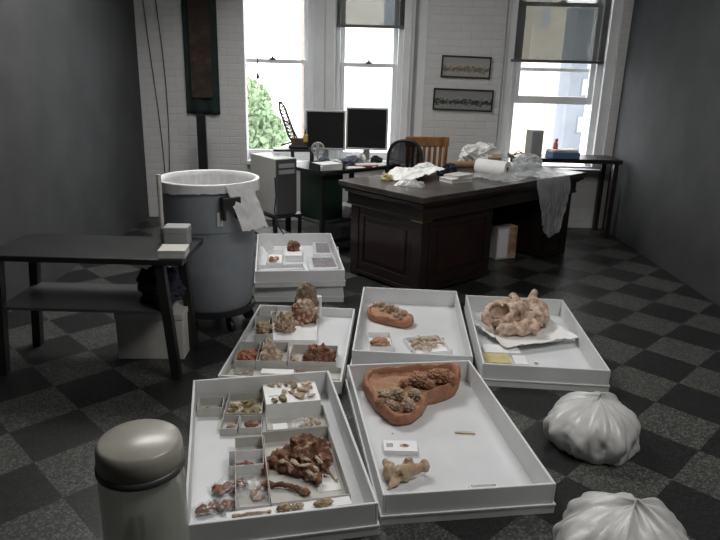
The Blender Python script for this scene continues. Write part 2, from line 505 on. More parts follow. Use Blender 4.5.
# mullion between the pair and casings
struct(MB().box(-.505,-.285,WY+.02,WY+.30,SILL,HEAD).box(-.40,-.385,WY+.0,WY+.02,SILL,HEAD).build('trim_1', M_['white_paint'], bevel=.004))
struct(MB().box(.395,.50,WY+.05,WY+.30,SILL,HEAD).prism([(.50,WY+.18),(.615,WY+.012),(.615,WY+.32),(.50,WY+.32)],SILL,HEAD).box(.455,.47,WY+.03,WY+.05,SILL,HEAD).build('trim_2', M_['white_paint'], bevel=.004))
struct(MB().box(1.385,1.50,WY+.04,WY+.30,SILL,HEAD).box(1.40,1.42,WY+.02,WY+.04,SILL,HEAD).build('trim_3', M_['white_paint'], bevel=.004))
struct(MB().box(2.42,2.51,WY+.04,WY+.30,SILL,HEAD).build('trim_4', M_['white_paint'], bevel=.004))
struct(MB().box(-1.185,.615,WY-.05,WY+.16,SILL-.03,SILL+.01).build('trim_5', M_['white_paint'], bevel=.005))
struct(MB().box(1.385,2.51,WY-.05,WY+.16,SILL-.03,SILL+.01).build('trim_6', M_['white_paint'], bevel=.005))

# roller shades
def shade(label, x0, x1, zb, y):
    t = thing('roller_shade', label, 'shade', ((x0+x1)/2, y, zb))
    hw = (x1-x0)/2
    MB().box(-hw,hw,-.0015,.0015,.0,HEAD-zb-.06).build('shade_cloth', M_['shade'], t)
    MB().box(-hw-.004,hw+.004,-.012,.012,-.028,.0).build('bottom_rail', M_['grey_metal'], t, bevel=.003)
    MB().lathe([(.0,-hw),(.022,-hw),(.022,hw),(0,hw)],16,Matrix.Translation((0,0,HEAD-zb-.05)) @ Matrix.Rotation(R(90),4,'Y')).build('roller', M_['grey_metal'], t, smooth=False)
shade('dark mesh roller shade drawn a little way down over the paired window beside the pier', -0.27, 0.45, 1.985, WY+.075)
shade('dark mesh roller shade pulled halfway down the right-hand window', 1.475, 2.40, 1.70, WY+.05)
# pull cord
c = thing('shade_cord', 'thin dark pull cord with knob hanging in front of the left window', 'cord', (-1.06, WY+.03, 1.47))
MB().tube([(0,0,.03),(.002,0,.5),(0,0,1.2)], .006, 6).build('cord', M_['black_plastic'], c)
MB().lathe([(0,-.03),(.014,-.025),(.016,0),(.008,.03),(0,.035)],12).build('knob', M_['black_plastic'], c, smooth=True)

# ------------------------------------------------------------------ outside
def leaves_mat():
    return mat('tree_leaves', (0.13,0.19,0.10), (0.24,0.33,0.18), 1.5, 0.8, c3=(0.34,0.42,0.26))
M_['leaf'] = leaves_mat()
M_['bark'] = mat('bark', (0.10,0.07,0.05), (0.16,0.12,0.09), 8, 0.9)
M_['stone'] = mat('pale_stone', (0.66,0.62,0.55), (0.72,0.68,0.62), 1.0, 0.8)
M_['pinkbrick'] = mat('pink_brick', (0.24,0.165,0.135), (0.28,0.20,0.165), 3, 0.8)
M_['beigestone'] = mat('beige_stone', (0.40,0.355,0.27), (0.45,0.40,0.31), 1.0, 0.8)
M_['winglass'] = mat('far_window_glass', (0.22,0.25,0.28), rough=0.3)
M_['asphalt'] = mat('street_concrete', (0.42,0.42,0.42), (0.48,0.48,0.48), 1.0, 0.9)
M_['greytower'] = mat('grey_tower', (0.10,0.11,0.13), (0.12,0.135,0.155), 0.5, 0.8)
struct(MB().box(-40,60,WY+3,140,-9.2,-9).build('ground', M_['asphalt']))

def tree(label, x, y, zt, r, seed):
    t = thing('street_tree', label, 'tree', (x,y,-9))
    rnd = random.Random(seed)
    bm = bmesh.new()
    for k in range(6500):
        # leaf cluster cards spread over lumpy crown
        d = Vector((rnd.gauss(0,1),rnd.gauss(0,1),rnd.gauss(0,1))).normalized()
        rr = r*(0.80+0.28*mnoise.noise(d*2.2+Vector((seed,0,0))))*(rnd.random()**0.25)
        p = Vector((d.x*rr, d.y*rr, (zt+9)-r+d.z*rr))
        q = Euler((rnd.uniform(0,6.3),rnd.uniform(0,6.3),rnd.uniform(0,6.3))).to_matrix()
        s = rnd.uniform(.05,.10)
        vs = [bm.verts.new(p+q@Vector(c)*s) for c in ((-1,-.5,0),(0,-.75,.2),(1,-.4,0),(.9,.5,.1),(0,.8,-.1),(-.9,.4,0))]
        bm.faces.new(vs)
    me = bpy.data.meshes.new('crown'); bm.to_mesh(me); bm.free()
    link('crown', me, M_['leaf'], t)
    MB().tube([(0,0,0),(.05,0,3),(0,.1,(zt+9)-r)], [.25,.2,.12], 10).build('trunk', M_['bark'], t, smooth=True)
tree('leafy green street tree outside the left window, nearest to the wall edge', -2.95, 15.0, 1.40, 1.35, 1)
tree('leafy green street tree outside the left window, in front of the pale block', -3.75, 19.5, 1.5, 1.5, 5)
tree('leafy green street tree outside, lowest of the three behind the computer tower', -2.5, 13.0, -0.1, 1.0, 9)

def building(label, x0, x1, y0, y1, zt, m, rows, cols, wm, piers=None, winh=1.3, winw=.8):
    t = thing('building', label, 'building', ((x0+x1)/2, y0, -9))
    hw = (x1-x0)/2
    MB().box(-hw,hw,0,y1-y0,0,zt+9).build('wall', m, t)
    MB().box(-hw-.15,hw+.15,-.25,.0,zt+8.5,zt+9).build('cornice', m, t)
    for r_ in rows:
        for cx in cols:
            f = MB().box(cx-winw/2,cx+winw/2,-.06,.0,r_+9,r_+9+winh).build('window', m, t)
            MB().box(cx-winw/2+.08,cx+winw/2-.08,-.08,-.06,r_+9.08,r_+9+winh-.08).build('pane', wm, f)
    for (a,b) in (piers or []):
        MB().box(a,b,-.22,.0,0,zt+8.5).build('pier', M_['pinkbrick'], t)
building('pale stone apartment block across the street behind the paired window', -1.9, 5.6, 24, 30, 12, M_['stone'],
         (-5.5,-2.6,0.2,3.0,5.8), (-.9,1.2,3.0), M_['winglass'], [(-4.05,-3.4),(-.2,.55)], 1.4, .7)
building('beige stone block seen through the shade of the right-hand window', 4.15, 4.98, 17, 20.5, 9, M_['beigestone'],
         (-3.5,-.5,2.6), (-.1,), M_['winglass'], None, 1.4, .34)
building('distant grey tower seen through the right-hand shade', 17, 24, 55, 62, 7.0, M_['greytower'],
         (-3,0,3), (-2,0,2), M_['winglass'], None, 1.4, 1.0)

# ------------------------------------------------------------------ specimen trays
def tray(label, cx, cy, rot, w_, l_, h, z0=0.0, runner=True):
    t = thing('specimen_tray', label, 'tray', (cx,cy,z0), R(rot), 'white specimen trays on the floor')
    W, L, th = w_/2, l_/2, .011
    MB().box(-W+th,W-th,-L+th,L-th,0.004,.012).build('bottom_panel', M_['tray_inside'], t)
    zb = .0
    for sx in (-1,1):
        MB().box(min(sx*W,sx*(W-th)),max(sx*W,sx*(W-th)),-L,L,zb,h).build('side_panel', M_['tray'], t, bevel=.003)
    for sy in (-1,1):
        MB().box(-W+th,W-th,min(sy*L,sy*(L-th)),max(sy*L,sy*(L-th)),zb,h).build('end_panel', M_['tray'], t, bevel=.003)
    # folded lip round the foot of the outside
    if runner:
        e = .004; z1 = h*0.30
        r = MB()
        r.box(-W-e,W+e,-L-e,-L,.0,z1).box(-W-e,W+e,L,L+e,.0,z1).box(-W-e,-W,-L,L,.0,z1).box(W,W+e,-L,L,.0,z1)
        r.build('foot_band', M_['tray'], t, bevel=.0015)
        g = MB()
        g.box(-W-.0065,W+.0065,-L-.0065,-L-.0,z1-.003,z1+.003).box(-W-.0065,W+.0065,L,L+.0065,z1-.003,z1+.003).box(-W-.0065,-W,-L,L,z1-.003,z1+.003).box(W,W+.0065,-L,L,z1-.003,z1+.003)
        g.build('band_ridge', M_['tray'], t)
    return t
TA = tray('long white specimen tray in the front right, holding the large heart-shaped plaster jacket', .3515, 2.484, 8.3, .645, 1.052, .125)
TB = tray('white specimen tray in the middle, holding the small oval plaster jacket', .33, 3.642, -3.3, .642, 1.062, .125)
TC = tray('crowded white specimen tray in the front left, full of card boxes and the rusty skull', -.338, 2.302, 12.5, .652, 1.035, .130)
TD = tray('white specimen tray at the right edge, holding the pale skull on white wrapping', 1.015, 3.522, -4.0, .645, 1.07, .125)
TE2 = tray('white specimen tray under the rearmost tray, lying directly on the floor', -.440, 4.71, 4.0, .61, 1.04, .118)
TE = tray('rearmost white specimen tray, stacked on another tray beside the grey bin', -.466, 4.677, 8.0, .612, 1.04, .118, z0=.121)
TF = tray('shallow white specimen tray next to the grey bin, filled with rough tan and red fossils', -.352, 3.402, -3.0, .625, 1.03, .072, runner=False)
YAW = {'A':8.3,'B':-3.3,'C':12.5,'D':-4.0,'E':8.0,'F':-3.0}
FZ = {'A':.0125,'B':.0125,'C':.0125,'D':.0125,'E':.1335,'F':.0125}
lab = MB().box(-.035,.035,-.003,.0,-.014,.014)
lo = lab.build('label_holder', M_['chrome'], TA); lo.location = (-.3225-.004,.42,.09); lo.rotation_euler = (0,0,R(-90))

def spot(t, px, py, dz=0.0):
    return at(px, py, FZ[t]+dz)

TRAYS = {'A':(TA,.645,1.052),'B':(TB,.642,1.062),'C':(TC,.652,1.035),'D':(TD,.645,1.07),'E':(TE,.612,1.04),'F':(TF,.625,1.03)}
bpy.context.view_layer.update()
def keep_inside(t, ctr, W, D, yw):
    """slide or shorten a box so that it stays within the walls of its tray"""
    T, w_, l_ = TRAYS[t]
    mw = T.matrix_world; inv = mw.inverted()
    lx, ly = w_/2-.0145, l_/2-.0145
    dx = Vector((math.cos(yw), math.sin(yw),0)); dy = Vector((-dx.y, dx.x,0))
    for _ in range(3):
        P = [inv @ (ctr+dx*W/2*a+dy*D/2*b) for a in (-1,1) for b in (-1,1)]
        over = max(p.y for p in P)-ly
        if over > 0: D -= over; ctr = ctr - dy*over/2
        low = -ly-min(p.y for p in P)
        if low > 0: ctr = ctr + dy*low
        P = [inv @ (ctr+dx*W/2*a+dy*D/2*b) for a in (-1,1) for b in (-1,1)]
        l = -lx-min(p.x for p in P); r = max(p.x for p in P)-lx
        if l > 0: ctr = ctr + dx*l
        elif r > 0: ctr = ctr - dx*r
    return ctr, W, D

def open_box(label, t, FL, FR, BL, h, material='card', z=None, th=.0025, name='card_box', cat='box', yaw=None, group=None):
    """open-topped box from three rim corners; returns (thing, centre, yaw)"""
    z0 = FZ[t] if z is None else z
    a, b, c = at(*FL, z0+h), at(*FR, z0+h), at(*BL, z0+h)
    ex = (b-a); W = ex.length
    yw = math.atan2(ex.y, ex.x) if yaw is None else R(yaw)
    dx = Vector((math.cos(yw), math.sin(yw),0)); dy = Vector((-dx.y, dx.x,0))
    D = abs((c-a).dot(dy))
    ctr = a + dx*W/2 + dy*D/2
    ctr, W, D = keep_inside(t, ctr, W, D, yw)
    g = thing(name, label, cat, (ctr.x,ctr.y,z0), yw, group)
    m = MB()
    m.box(-W/2,W/2,-D/2,D/2,0,th)
    m.build('base', M_[material], g)
    s = MB()
    s.box(-W/2,-W/2+th,-D/2,D/2,th,h).box(W/2-th,W/2,-D/2,D/2,th,h).box(-W/2+th,W/2-th,-D/2,-D/2+th,th,h).box(-W/2+th,W/2-th,D/2-th,D/2,th,h)
    s.build('walls', M_[material], g)
    return g, ctr, yw, W, D, z0+th

def lump(label, pos, size, material, seed, rz=0.0, name='fossil_bone', cat='fossil', amp=.3, freq=2.0, spike=0.0, group=None, sub=4):
    me = shard_mesh(size, seed) if sub <= 3 else lump_mesh(size, seed, amp, freq, 5, True, spike)
    o = link(name, me, M_[material], None, sub > 3, 0, pos, rz)
    return tag(o, label, cat, group)

def bonepiece(label, pos, L, r, material, seed, rz, bend=.15, name='bone_fragment', cat='fossil', group=None):
    """a bone shaft with swollen ends"""
    rnd = random.Random(seed)
    b = bend*L
    pts = [(-L/2,0,r),(-L/4,b*.6,r),(0,b,r*1.0),(L/4,b*.5,r),(L/2,-b*.2,r)]
    parts = []
    for p,q in zip(pts[:-1],pts[1:]): parts.append(('c',p,q,r*.75,r*.75))
    parts.append(('e',pts[0],(r*1.3,r*1.5,r*1.1),(0,0,rnd.uniform(0,90))))
    parts.append(('e',pts[-1],(r*1.2,r*1.3,r*1.0),(0,0,rnd.uniform(0,90))))
    me = sculpt(parts, max(.0022,r*.32), r*.35, 60, seed=seed)
    o = link(name, me, M_[material], None, True, 0, pos, rz)
    return tag(o, label, cat, group)

def bag(label, pos, sx, sy, sz, rz, seed, material='glass_film', name='plastic_bag', cat='bag', group=None):
    """a crumpled clear bag: two skins puffed apart"""
    def fn(u,v):
        x=(u-.5)*sx; y=(v-.5)*sy
        e = max(0,(1-(2*u-1)**4)*(1-(2*v-1)**4))
        n = mnoise.noise(Vector((u*6,v*6,seed)))+.5*mnoise.noise(Vector((u*15,v*15,seed+3)))
        return Vector((x+.01*n, y+.01*n, sz*e*(0.75+.5*n)+.001))
    me = cloth_mesh(22,22,fn)
    o = link(name, me, M_[material], None, True, 0, pos, rz)
    return tag(o, label, cat, group)

def slip(label, pos, sx, sy, rz, material='paper', name='paper_slip', cat='paper', group=None, th=.0012):
    o = MB().box(-sx/2,sx/2,-sy/2,sy/2,0,th).build(name, M_[material], None, False, 0, pos, rz)
    return tag(o, label, cat, group)

# plaster jackets -------------------------------------------------------
def jacket(label, t, outline_px, hb, hf, inner_depth, bones, seed, m_rim='clay', rimw=.12, inside=None):
    """a plaster-and-burlap bed: lumpy rim wall round a sunk bed of sediment, propped higher at the back"""
    z0 = FZ[t]
    v0 = min(p[1] for p in outline_px); v1 = max(p[1] for p in outline_px)
    def hh(y): k = (y-v0)/(v1-v0); return hb+(hf-hb)*k
    pts = []
    for x,y in outline_px:
        k = (y-v0)/(v1-v0)
        p = at(x,y,z0+hh(y)*(.95-.75*k))
        if inside:      # keep clear of the tray's end wall
            T, ymax = inside; mw = T.matrix_world; q = mw.inverted() @ p; q.y = min(q.y, ymax); p = mw @ q
        pts.append((p, hh(y)))
    n = len(pts); c = sum((p for p,_ in pts), Vector())/n
    res = []
    for i in range(n):
        (p0,_),(p1,h1),(p2,h2),(p3,_) = pts[(i-1)%n],pts[i],pts[(i+1)%n],pts[(i+2)%n]
        for k in range(6):
            q = k/6
            res.append((0.5*((2*p1)+(-p0+p2)*q+(2*p0-5*p1+4*p2-p3)*q*q+(-p0+3*p1-3*p2+p3)*q**3), h1+(h2-h1)*q))
    c.z = z0
    g = thing('plaster_jacket', label, 'fossil jacket', c)
    prof = [(.91,0.0),(.97,.2),(1.0,.55),(.99,.86),(.965,.97),(.935,1.0),(1-rimw*.75,.97),(1-rimw,.82),(1-rimw-.02,.55)]
    bm = bmesh.new(); rings = []
    for (q_,z) in prof:
        ring = []
        for k,(p,h) in enumerate(res):
            d = (p-c); d.z = 0
            q = d*q_
            nz = fbm(Vector((q.x*22,q.y*22,z*h*30+seed)),5)
            n2 = mnoise.noise(Vector((d.x*9,d.y*9,seed+.5)))
            ring.append(bm.verts.new((q.x+d.x*.03*nz, q.y+d.y*.03*nz, max(0,z*h + ((0.007*nz+.008*n2) if z>.4 else 0)))))
        rings.append(ring)
    N = len(res)
    for a_,b_ in zip(rings[:-1],rings[1:]):
        for k in range(N): bm.faces.new((a_[k],a_[(k+1)%N],b_[(k+1)%N],b_[k]))
    bm.faces.new(rings[0][::-1])
    me = bpy.data.meshes.new('shell'); bm.to_mesh(me); bm.free()
    link('plaster_shell', me, M_[m_rim], g, True)
    ymax2 = 2*max(abs((r_[0]-c).y) for r_ in res)
    bm = bmesh.new(); rings=[]
    S = [1-rimw*.98,.8,.72,.64,.56,.48,.40,.32,.24,.16,.08]
    for i,q_ in enumerate(S):
        ring=[]
        for (p,h) in res:
            d=(p-c); d.z=0; q=d*q_
            hl = hb+(hf-hb)*min(1,max(0,(.5-q.y/ymax2)))
            nz = fbm(Vector((q.x*28,q.y*28,seed+4)),5)
            ring.append(bm.verts.new((q.x,q.y,max(.004,hl*.9-inner_depth*min(1,(i+1)/2)+.009*nz))))
        rings.append(ring)
    for a_,b_ in zip(rings[:-1],rings[1:]):
        for k in range(N): bm.faces.new((a_[k],a_[(k+1)%N],b_[(k+1)%N],b_[k]))
    bm.faces.new(rings[-1])
    bmesh.ops.recalc_face_normals(bm, faces=bm.faces[:])
    me = bpy.data.meshes.new('bed'); bm.to_mesh(me); bm.free()
    link('sediment', me, M_['clay_in'], g, True)
    for i,(px,py,sx,sy,sz,mm) in enumerate(bones):
        h = hh(py)
        p = at(px,py,z0+h)-c
        o = link('embedded_bone', lump_mesh((sx,sy,sz), seed+i*3+1, .5, 3.6, 5, True, .45), M_[mm], g, True)
        o.location = (p.x,p.y,max(.003,h*.88-inner_depth-.004)); o.rotation_euler=(0,0,i*1.3)
    return g

def Z(ox,oy,s): return lambda u,v: (ox+u/s, oy+v/s)
z1 = Z(355,350,6.26)
bpy.context.view_layer.update()
jacket('large heart-shaped pink plaster jacket with bone bedded in it, in the front right tray', 'A',
       [z1(u,v) for u,v in ((46,190),(62,150),(100,128),(160,108),(270,92),(390,80),(460,68),(520,62),(575,64),(618,78),(650,105),(664,140),(655,190),(630,225),(590,252),(540,275),(490,292),(455,305),(452,335),(430,385),(385,430),(340,460),(290,474),(240,465),(205,440),(150,385),(110,340),(82,290),(58,240))],
       .122, .062, .020,
       [(*z1(190,275),.085,.075,.060,'bone_grey'),(*z1(335,330),.085,.075,.060,'bone_grey'),(*z1(265,260),.095,.075,.058,'bone_grey'),
        (*z1(150,310),.06,.06,.045,'clay_in'),(*z1(400,165),.13,.11,.060,'clay_in'),(*z1(520,150),.15,.11,.070,'clay_in'),(*z1(590,165),.10,.09,.055,'clay'),
        (*z1(375,265),.07,.065,.055,'bone_grey'),(*z1(310,180),.07,.05,.040,'clay_in'),(*z1(230,330),.09,.07,.045,'bone_grey'),(*z1(460,195),.08,.06,.05,'clay_in')], 3, rimw=.13, inside=(TA,.492))
z2 = Z(340,280,5.143)
jacket('small oval pink-brown plaster jacket topped with white bone chips, in the middle tray', 'B',
       [z2(u,v) for u,v in ((140,160),(150,138),(180,122),(240,124),(300,145),(345,172),(378,212),(368,236),(340,245),(290,238),(215,215),(155,192))],
       .060, .050, -.006,
       [(*z2(190,135),.06,.05,.040,'bone_pale'),(*z2(215,138),.05,.045,.044,'bone_grey'),(*z2(240,146),.055,.05,.042,'bone_pale'),(*z2(266,154),.055,.05,.044,'bone_grey'),(*z2(292,163),.06,.05,.046,'bone_pale'),(*z2(318,178),.06,.05,.044,'bone_pale'),
        (*z2(215,158),.04,.035,.028,'bone_pale'),(*z2(250,168),.045,.035,.028,'clay_in'),(*z2(285,185),.04,.035,.028,'bone_pale'),(*z2(310,198),.035,.03,.022,'bone_grey')], 8, rimw=.14)

# --- tray A contents
z3 = Z(345,345,2.768)
def flat_box(label, t, FL, FR, BL, h, material, name='card_box', cat='box', insert=None):
    z0 = FZ[t]
    a,b,c = at(*FL,z0+h),at(*FR,z0+h),at(*BL,z0+h)
    yw = math.atan2((b-a).y,(b-a).x); dx=Vector((math.cos(yw),math.sin(yw),0)); dy=Vector((-dx.y,dx.x,0))
    W=(b-a).length; D=abs((c-a).dot(dy)); ctr=a+dx*W/2+dy*D/2
    ctr,W,D=keep_inside(t,ctr,W,D,yw)
    g = thing(name,label,cat,(ctr.x,ctr.y,z0),yw)
    MB().box(-W/2,W/2,-D/2,D/2,0,h).build('body',M_[material],g,bevel=.0015)
    return g,ctr,yw,W,D,z0+h
g,ctr,yw,W,D,zt = flat_box('small flat white display box with a dark oval window, beside the large plaster jacket','A',z3(108,292),z3(202,294),z3(106,263),.022,'card_white')
MB().lathe([(0,.0),(.020,.0),(.020,.001),(0,.001)],24,Matrix.Translation((W*.12,0,.022))@Matrix.Diagonal((1,.62,1,1))).build('oval_window',M_['bone_grey'],g)
o=link('mounted_chip',lump_mesh((.018,.01,.008),5),M_['bone_orange'],g,True); o.location=(W*.14,-.002,.0232)
lb=MB()
for k in range(4): lb.box(-W*.42,-W*.22,.012-k*.008,.015-k*.008,.022,.0226)
lb.build('printed_lines',M_['grey_metal'],g)
me = sculpt([('e',(0,0,.03),(.040,.032,.03),(0,10,20)),('e',(-.045,.02,.028),(.035,.022,.028),(10,0,60)),('c',(.02,0,.03),(.085,.015,.035),.022,.014),
             ('c',(-.03,.01,.03),(-.05,.06,.035),.018,.012),('e',(.09,.018,.034),(.018,.022,.020),(0,0,0)),('c',(-.03,-.02,.02),(-.055,-.045,.012),.02,.012),('e',(.03,.03,.045),(.022,.015,.018),(0,0,30))],
            .0045,.006,35,[((.0,.02,.06),.022),((-.02,-.03,.035),.016)],seed=2)
o=link('vertebra',me,M_['bone_tan'],None,True,0,spot('A',402,480),R(12)); o.scale=(1.1,1.1,1.25); tag(o,'tan vertebra with a stub wing lying below the flat white box','fossil')
p=spot('A',465,433.5); o=MB().box(-.045,.045,-.007,.007,0,.008).build('wooden_stick',M_['bone_pale'],None,False,.001,p,R(-3)); tag(o,'short pale wooden stick alone in the middle of the front right tray','stick')
lump('tiny reddish crumb between the large plaster jacket and the flat white box',spot('A',392.5,434),(.008,.007,.005),'bone_red',4,0,'fossil_crumb',sub=2)
open_box('small shallow white box at the front end of the front right tray','A',(471,489),(498,487.6),(469.6,484.5),.032,'card_white',name='shallow_box',cat='box')

# --- tray B contents
g,ctr,yw,W,D,zf = open_box('small square white box holding a tan bone, in the middle tray','B',(370,346.8),(393.9,346.8),(369.2,332),.036,'card_white')
lump('tan bone with a whitish crust inside the small square white box',(ctr.x,ctr.y,zf),(W*.9,D*.62,.040),'clay_in',12,.3,amp=.4,spike=.3)
g,ctr,yw,W,D,zf = open_box('slanted white box of bone pieces at the front of the middle tray','B',(416.8,353.6),(456,354.4),(406,337.4),.032,'card_white',yaw=16)
rnd=random.Random(4)
for k in range(10):
    px,py = (416+k%4*7.5+rnd.uniform(-1,1), 341.5+ (k//4)*4.6)
    q = at(px,py,zf); 
    bonepiece('pale bone piece lying loose in the slanted white box of the middle tray',(q.x,q.y,zf+.002+.006*(k%2)),rnd.uniform(.05,.08),rnd.uniform(.008,.011),['bone_pale','bone_tan','bone_grey'][k%3],20+k,rnd.uniform(0,3.1),group='bone pieces in the slanted white box')

# --- tray D contents
def wrap(u,v):
    a=(u-.5); b=(v-.5)
    n=mnoise.noise(Vector((u*5,v*5,2)))*.5+mnoise.noise(Vector((u*12,v*12,7)))*.3
    r=math.hypot(a,b)*2
    e=max(abs(a),abs(b))*2
    return Vector((a*.56*(1-.10*e**4)+.012*n, b*.46*(1-.10*e**4)+.012*n, .003+.115*max(0,(e-.50))**1.3*(1+.5*n)+.014*abs(n)*min(1,r*1.2)))
wc=spot('D',519,325)
o=link('wrapping_sheet',cloth_mesh(56,48,wrap,.001),M_['paper'],None,False,0,(1.024,3.65,FZ['D']+.001),R(20)); tag(o,'crumpled white wrapping sheet spread under the pale skull','wrapping')
P = at(513,322,FZ['D']+.05)
sk=[('e',(0.01,0,.055),(.165,.105,.055),(0,0,6)),('e',(.0,.03,.10),(.085,.08,.06),(0,-10,0)),('e',(.09,.05,.09),(.08,.075,.05),(0,0,10)),
    ('c',(-.03,.085,.12),(-.12,.07,.105),.036,.034),('c',(-.12,.07,.105),(-.18,.0,.075),.034,.028),('c',(-.18,.0,.075),(-.175,-.085,.035),.028,.016),
    ('c',(-.12,-.105,.04),(.06,-.115,.045),.030,.034),('e',(.03,-.09,.055),(.075,.04,.04),(0,0,15)),
    ('c',(.06,.08,.11),(.15,.10,.12),.036,.034),('c',(.15,.10,.12),(.185,.04,.085),.034,.026),('c',(.06,-.05,.085),(.15,-.03,.075),.038,.034),('c',(.15,-.03,.075),(.185,.05,.08),.026,.026),
    ('c',(.0,-.03,.12),(.01,.09,.150),.038,.030),('c',(.135,.115,.11),(.15,.125,.165),.032,.020),('c',(-.01,-.02,.13),(-.06,.02,.125),.026,.018),('e',(-.06,-.05,.075),(.05,.035,.04),(0,0,20))]
me=sculpt(sk,.0052,.014,22,[((.095,.030,.135),.050),((-.105,-.005,.105),.058),((-.02,-.08,.10),.030),((.105,.085,.150),.024),((.10,-.075,.09),.026),((-.15,-.075,.07),.028),((.02,.02,.155),.02),((-.03,.06,.155),.022),((.17,.0,.10),.022)],seed=6)
o=link('fossil_skull',me,M_['bone_pink'],None,True,0,(P.x+.018,P.y+.005,FZ['D']+.009),R(8)); o.scale=(1.1,1.1,1.12); tag(o,'large pale pinkish skull resting on white wrapping in the right-edge tray','fossil')
for k,(x,y,z,sx,sy) in enumerate(((.095,.030,.062,.06,.05),(-.105,-.005,.032,.07,.06),(-.02,-.085,.05,.04,.03))):
    e=link('sediment_fill',lump_mesh((sx,sy,.035),190+k,.4,2.5,4,True,.2),M_['bone_red'],o,True); e.location=(x,y,z)
g,ctr,yw,W,D,zt=flat_box('small yellow card box in front of the pale skull','D',(485,362),(512,363),(485,353),.022,'yellow')
g,ctr,yw,W,D,zt=flat_box('flat cream card box between the yellow box and the pale skull','D',(485,352),(521,353),(484,344),.026,'card_white')
g,ctr,yw,W,D,zt=flat_box('small white card box to the right of the yellow box','D',(515,363.5),(528.5,364.2),(513.5,355),.020,'card_white')
lump('small grey chip on the tray floor right of the white card box',spot('D',536,364),(.03,.02,.010),'bone_grey',33,0,'bone_chip',sub=3)

# --- tray E contents
g,ctr,yw,W,D,zf=open_box('open white card box of reddish bits, leftmost in the rearmost tray','E',(266,263),(281.5,263),(267.5,250),.04,'card_white')
fp=MB().box(-.035,.035,0,.001,0,.075,Matrix.Translation((-W/2+.02,D/2,.038))@Matrix.Rotation(R(-35),4,'Y')).build('lid_flap',M_['card_white'],g)
for k in range(4):
    lump('reddish bone bit lying in the leftmost open box of the rearmost tray',(ctr.x-.02+.028*(k%2)+.0,ctr.y-.04+.03*(k//2)+.01*k,zf),(.045,.04,.036),['bone_red','bone_pink'][k%2],40+k,k,group='reddish bits in the rearmost tray',sub=3)
g,ctr,yw,W,D,zt=flat_box('white card box carrying a rusty lump, in the middle of the rearmost tray','E',(285,255.4),(302,255.4),(285,246),.05,'card_white')
lump('rusty red-brown lump set on the white card box of the rearmost tray',(ctr.x,ctr.y,zt),(.12,.085,.085),'bone_rust',51,.4,amp=.35,spike=.3)
M_['print']=mat('printed_photo',(0.16,0.11,0.15),(0.40,0.34,0.40),40,0.4,0,c3=(0.75,0.74,0.76))
for (FL,FR,BL,h,lb) in (((318.5,253.6),(336.5,253.6),(313.5,240.5),.030,'purple-grey picture card in a clear sleeve, farther one in the rearmost tray'),((310,268.5),(339.5,268.0),(307.5,257.2),.038,'purple-grey picture card in a clear sleeve, nearer one in the rearmost tray')):
    g,ctr,yw,W,D,zt=flat_box(lb,'E',FL,FR,BL,h,'card_white',name='picture_card',cat='card')
    MB().box(-W*.33,W*.44,-D*.42,D*.42,h,h+.0015).build('picture',M_['print'],g)
    MB().box(-W*.5,W*.5,-D*.5,D*.5,h+.002,h+.003).build('sleeve',M_['glass_film'],g)
open_box('long shallow clear dish along the front end of the rearmost tray','E',(256.5,270.5),(302.5,269),(257,265),.03,'film_white',name='plastic_dish',cat='dish')

# --- tray F contents
z4=Z(215,285,4.8)
open_box('empty card box at the back left of the shallow tray','F',(256.7,315),(274,315),(262,304.5),.055,'card')
g,c1,yw,W,D,zf=open_box('card box with a tan fossil, left column of the shallow tray','F',(246,334.6),(264,334),(255,316.5),.055,'card')
lump('tan bumpy fossil in the box behind the orange one, shallow tray',(c1.x,c1.y,zf),(.12,.15,.075),'bone_tan',61,.5,amp=.4,spike=.3)
g,c2,yw,W,D,zf2=open_box('large white shallow carton holding the tall fossil clusters','F',(265.5,340),(317,340),(277.5,303.8),.035,'card_white')
def cluster(label,pos,size,n,mats,seed,chip=.03):
    """a knobbly fossil block studded with bone fragments"""
    rnd=random.Random(seed)
    g=thing('fossil_cluster',label,'fossil',pos)
    link('matrix_block',lump_mesh((size[0]*.85,size[1]*.85,size[2]*.9),seed,.4,2.2,4,True,.2),M_[mats[0]],g,True)
    bm=bmesh.new()
    for k in range(n):
        a=rnd.uniform(0,6.283); hz=rnd.random()
        rr=.36*math.sqrt(max(.05,1-hz*.75))
        p=Vector((math.cos(a)*size[0]*rr*rnd.uniform(.7,1.08),math.sin(a)*size[1]*rr*rnd.uniform(.7,1.08),size[2]*(.05+.85*hz)))
        M=Matrix.Translation(p)@Euler((rnd.uniform(0,6),rnd.uniform(0,6),rnd.uniform(0,6))).to_matrix().to_4x4()@Matrix.Diagonal((chip*rnd.uniform(.5,1.0),chip*rnd.uniform(.25,.5),chip*rnd.uniform(.2,.4),1))
        before=len(bm.verts)
        bmesh.ops.create_icosphere(bm,subdivisions=2,radius=1.0,matrix=M)
        bm.verts.ensure_lookup_table()
        for v in bm.verts[before:]:
            v.co+= Vector((1,1,1))*chip*.25*mnoise.noise(v.co*60+Vector((k,0,0)))
            v.co.z=max(v.co.z,.001)
    me=bpy.data.meshes.new('chips');bm.to_mesh(me);bm.free()
    o=link('bone_fragments',me,M_[mats[1]],g,True); o['kind']='stuff'
    return g
q=at(305,324,zf2); cluster('tallest fossil cluster of pale pink and tan fragments, in the white carton',(q.x-.005,q.y+.035,zf2),(.205,.155,.150),100,('bone_red','bone_pink'),71,.036)
q=at(284,333,zf2); cluster('lower tan fossil cluster left of the tallest one, in the white carton',(q.x,q.y+.05,zf2),(.155,.16,.115),60,('bone_grey','bone_tan'),72,.030)
q=at(306,303,.10); lump('fuzzy brown rock behind the tallest fossil cluster',(q.x+.01,q.y-.048,.0125),(.16,.085,.25),'rock_brown',73,0,'brown_rock','rock',amp=.2)
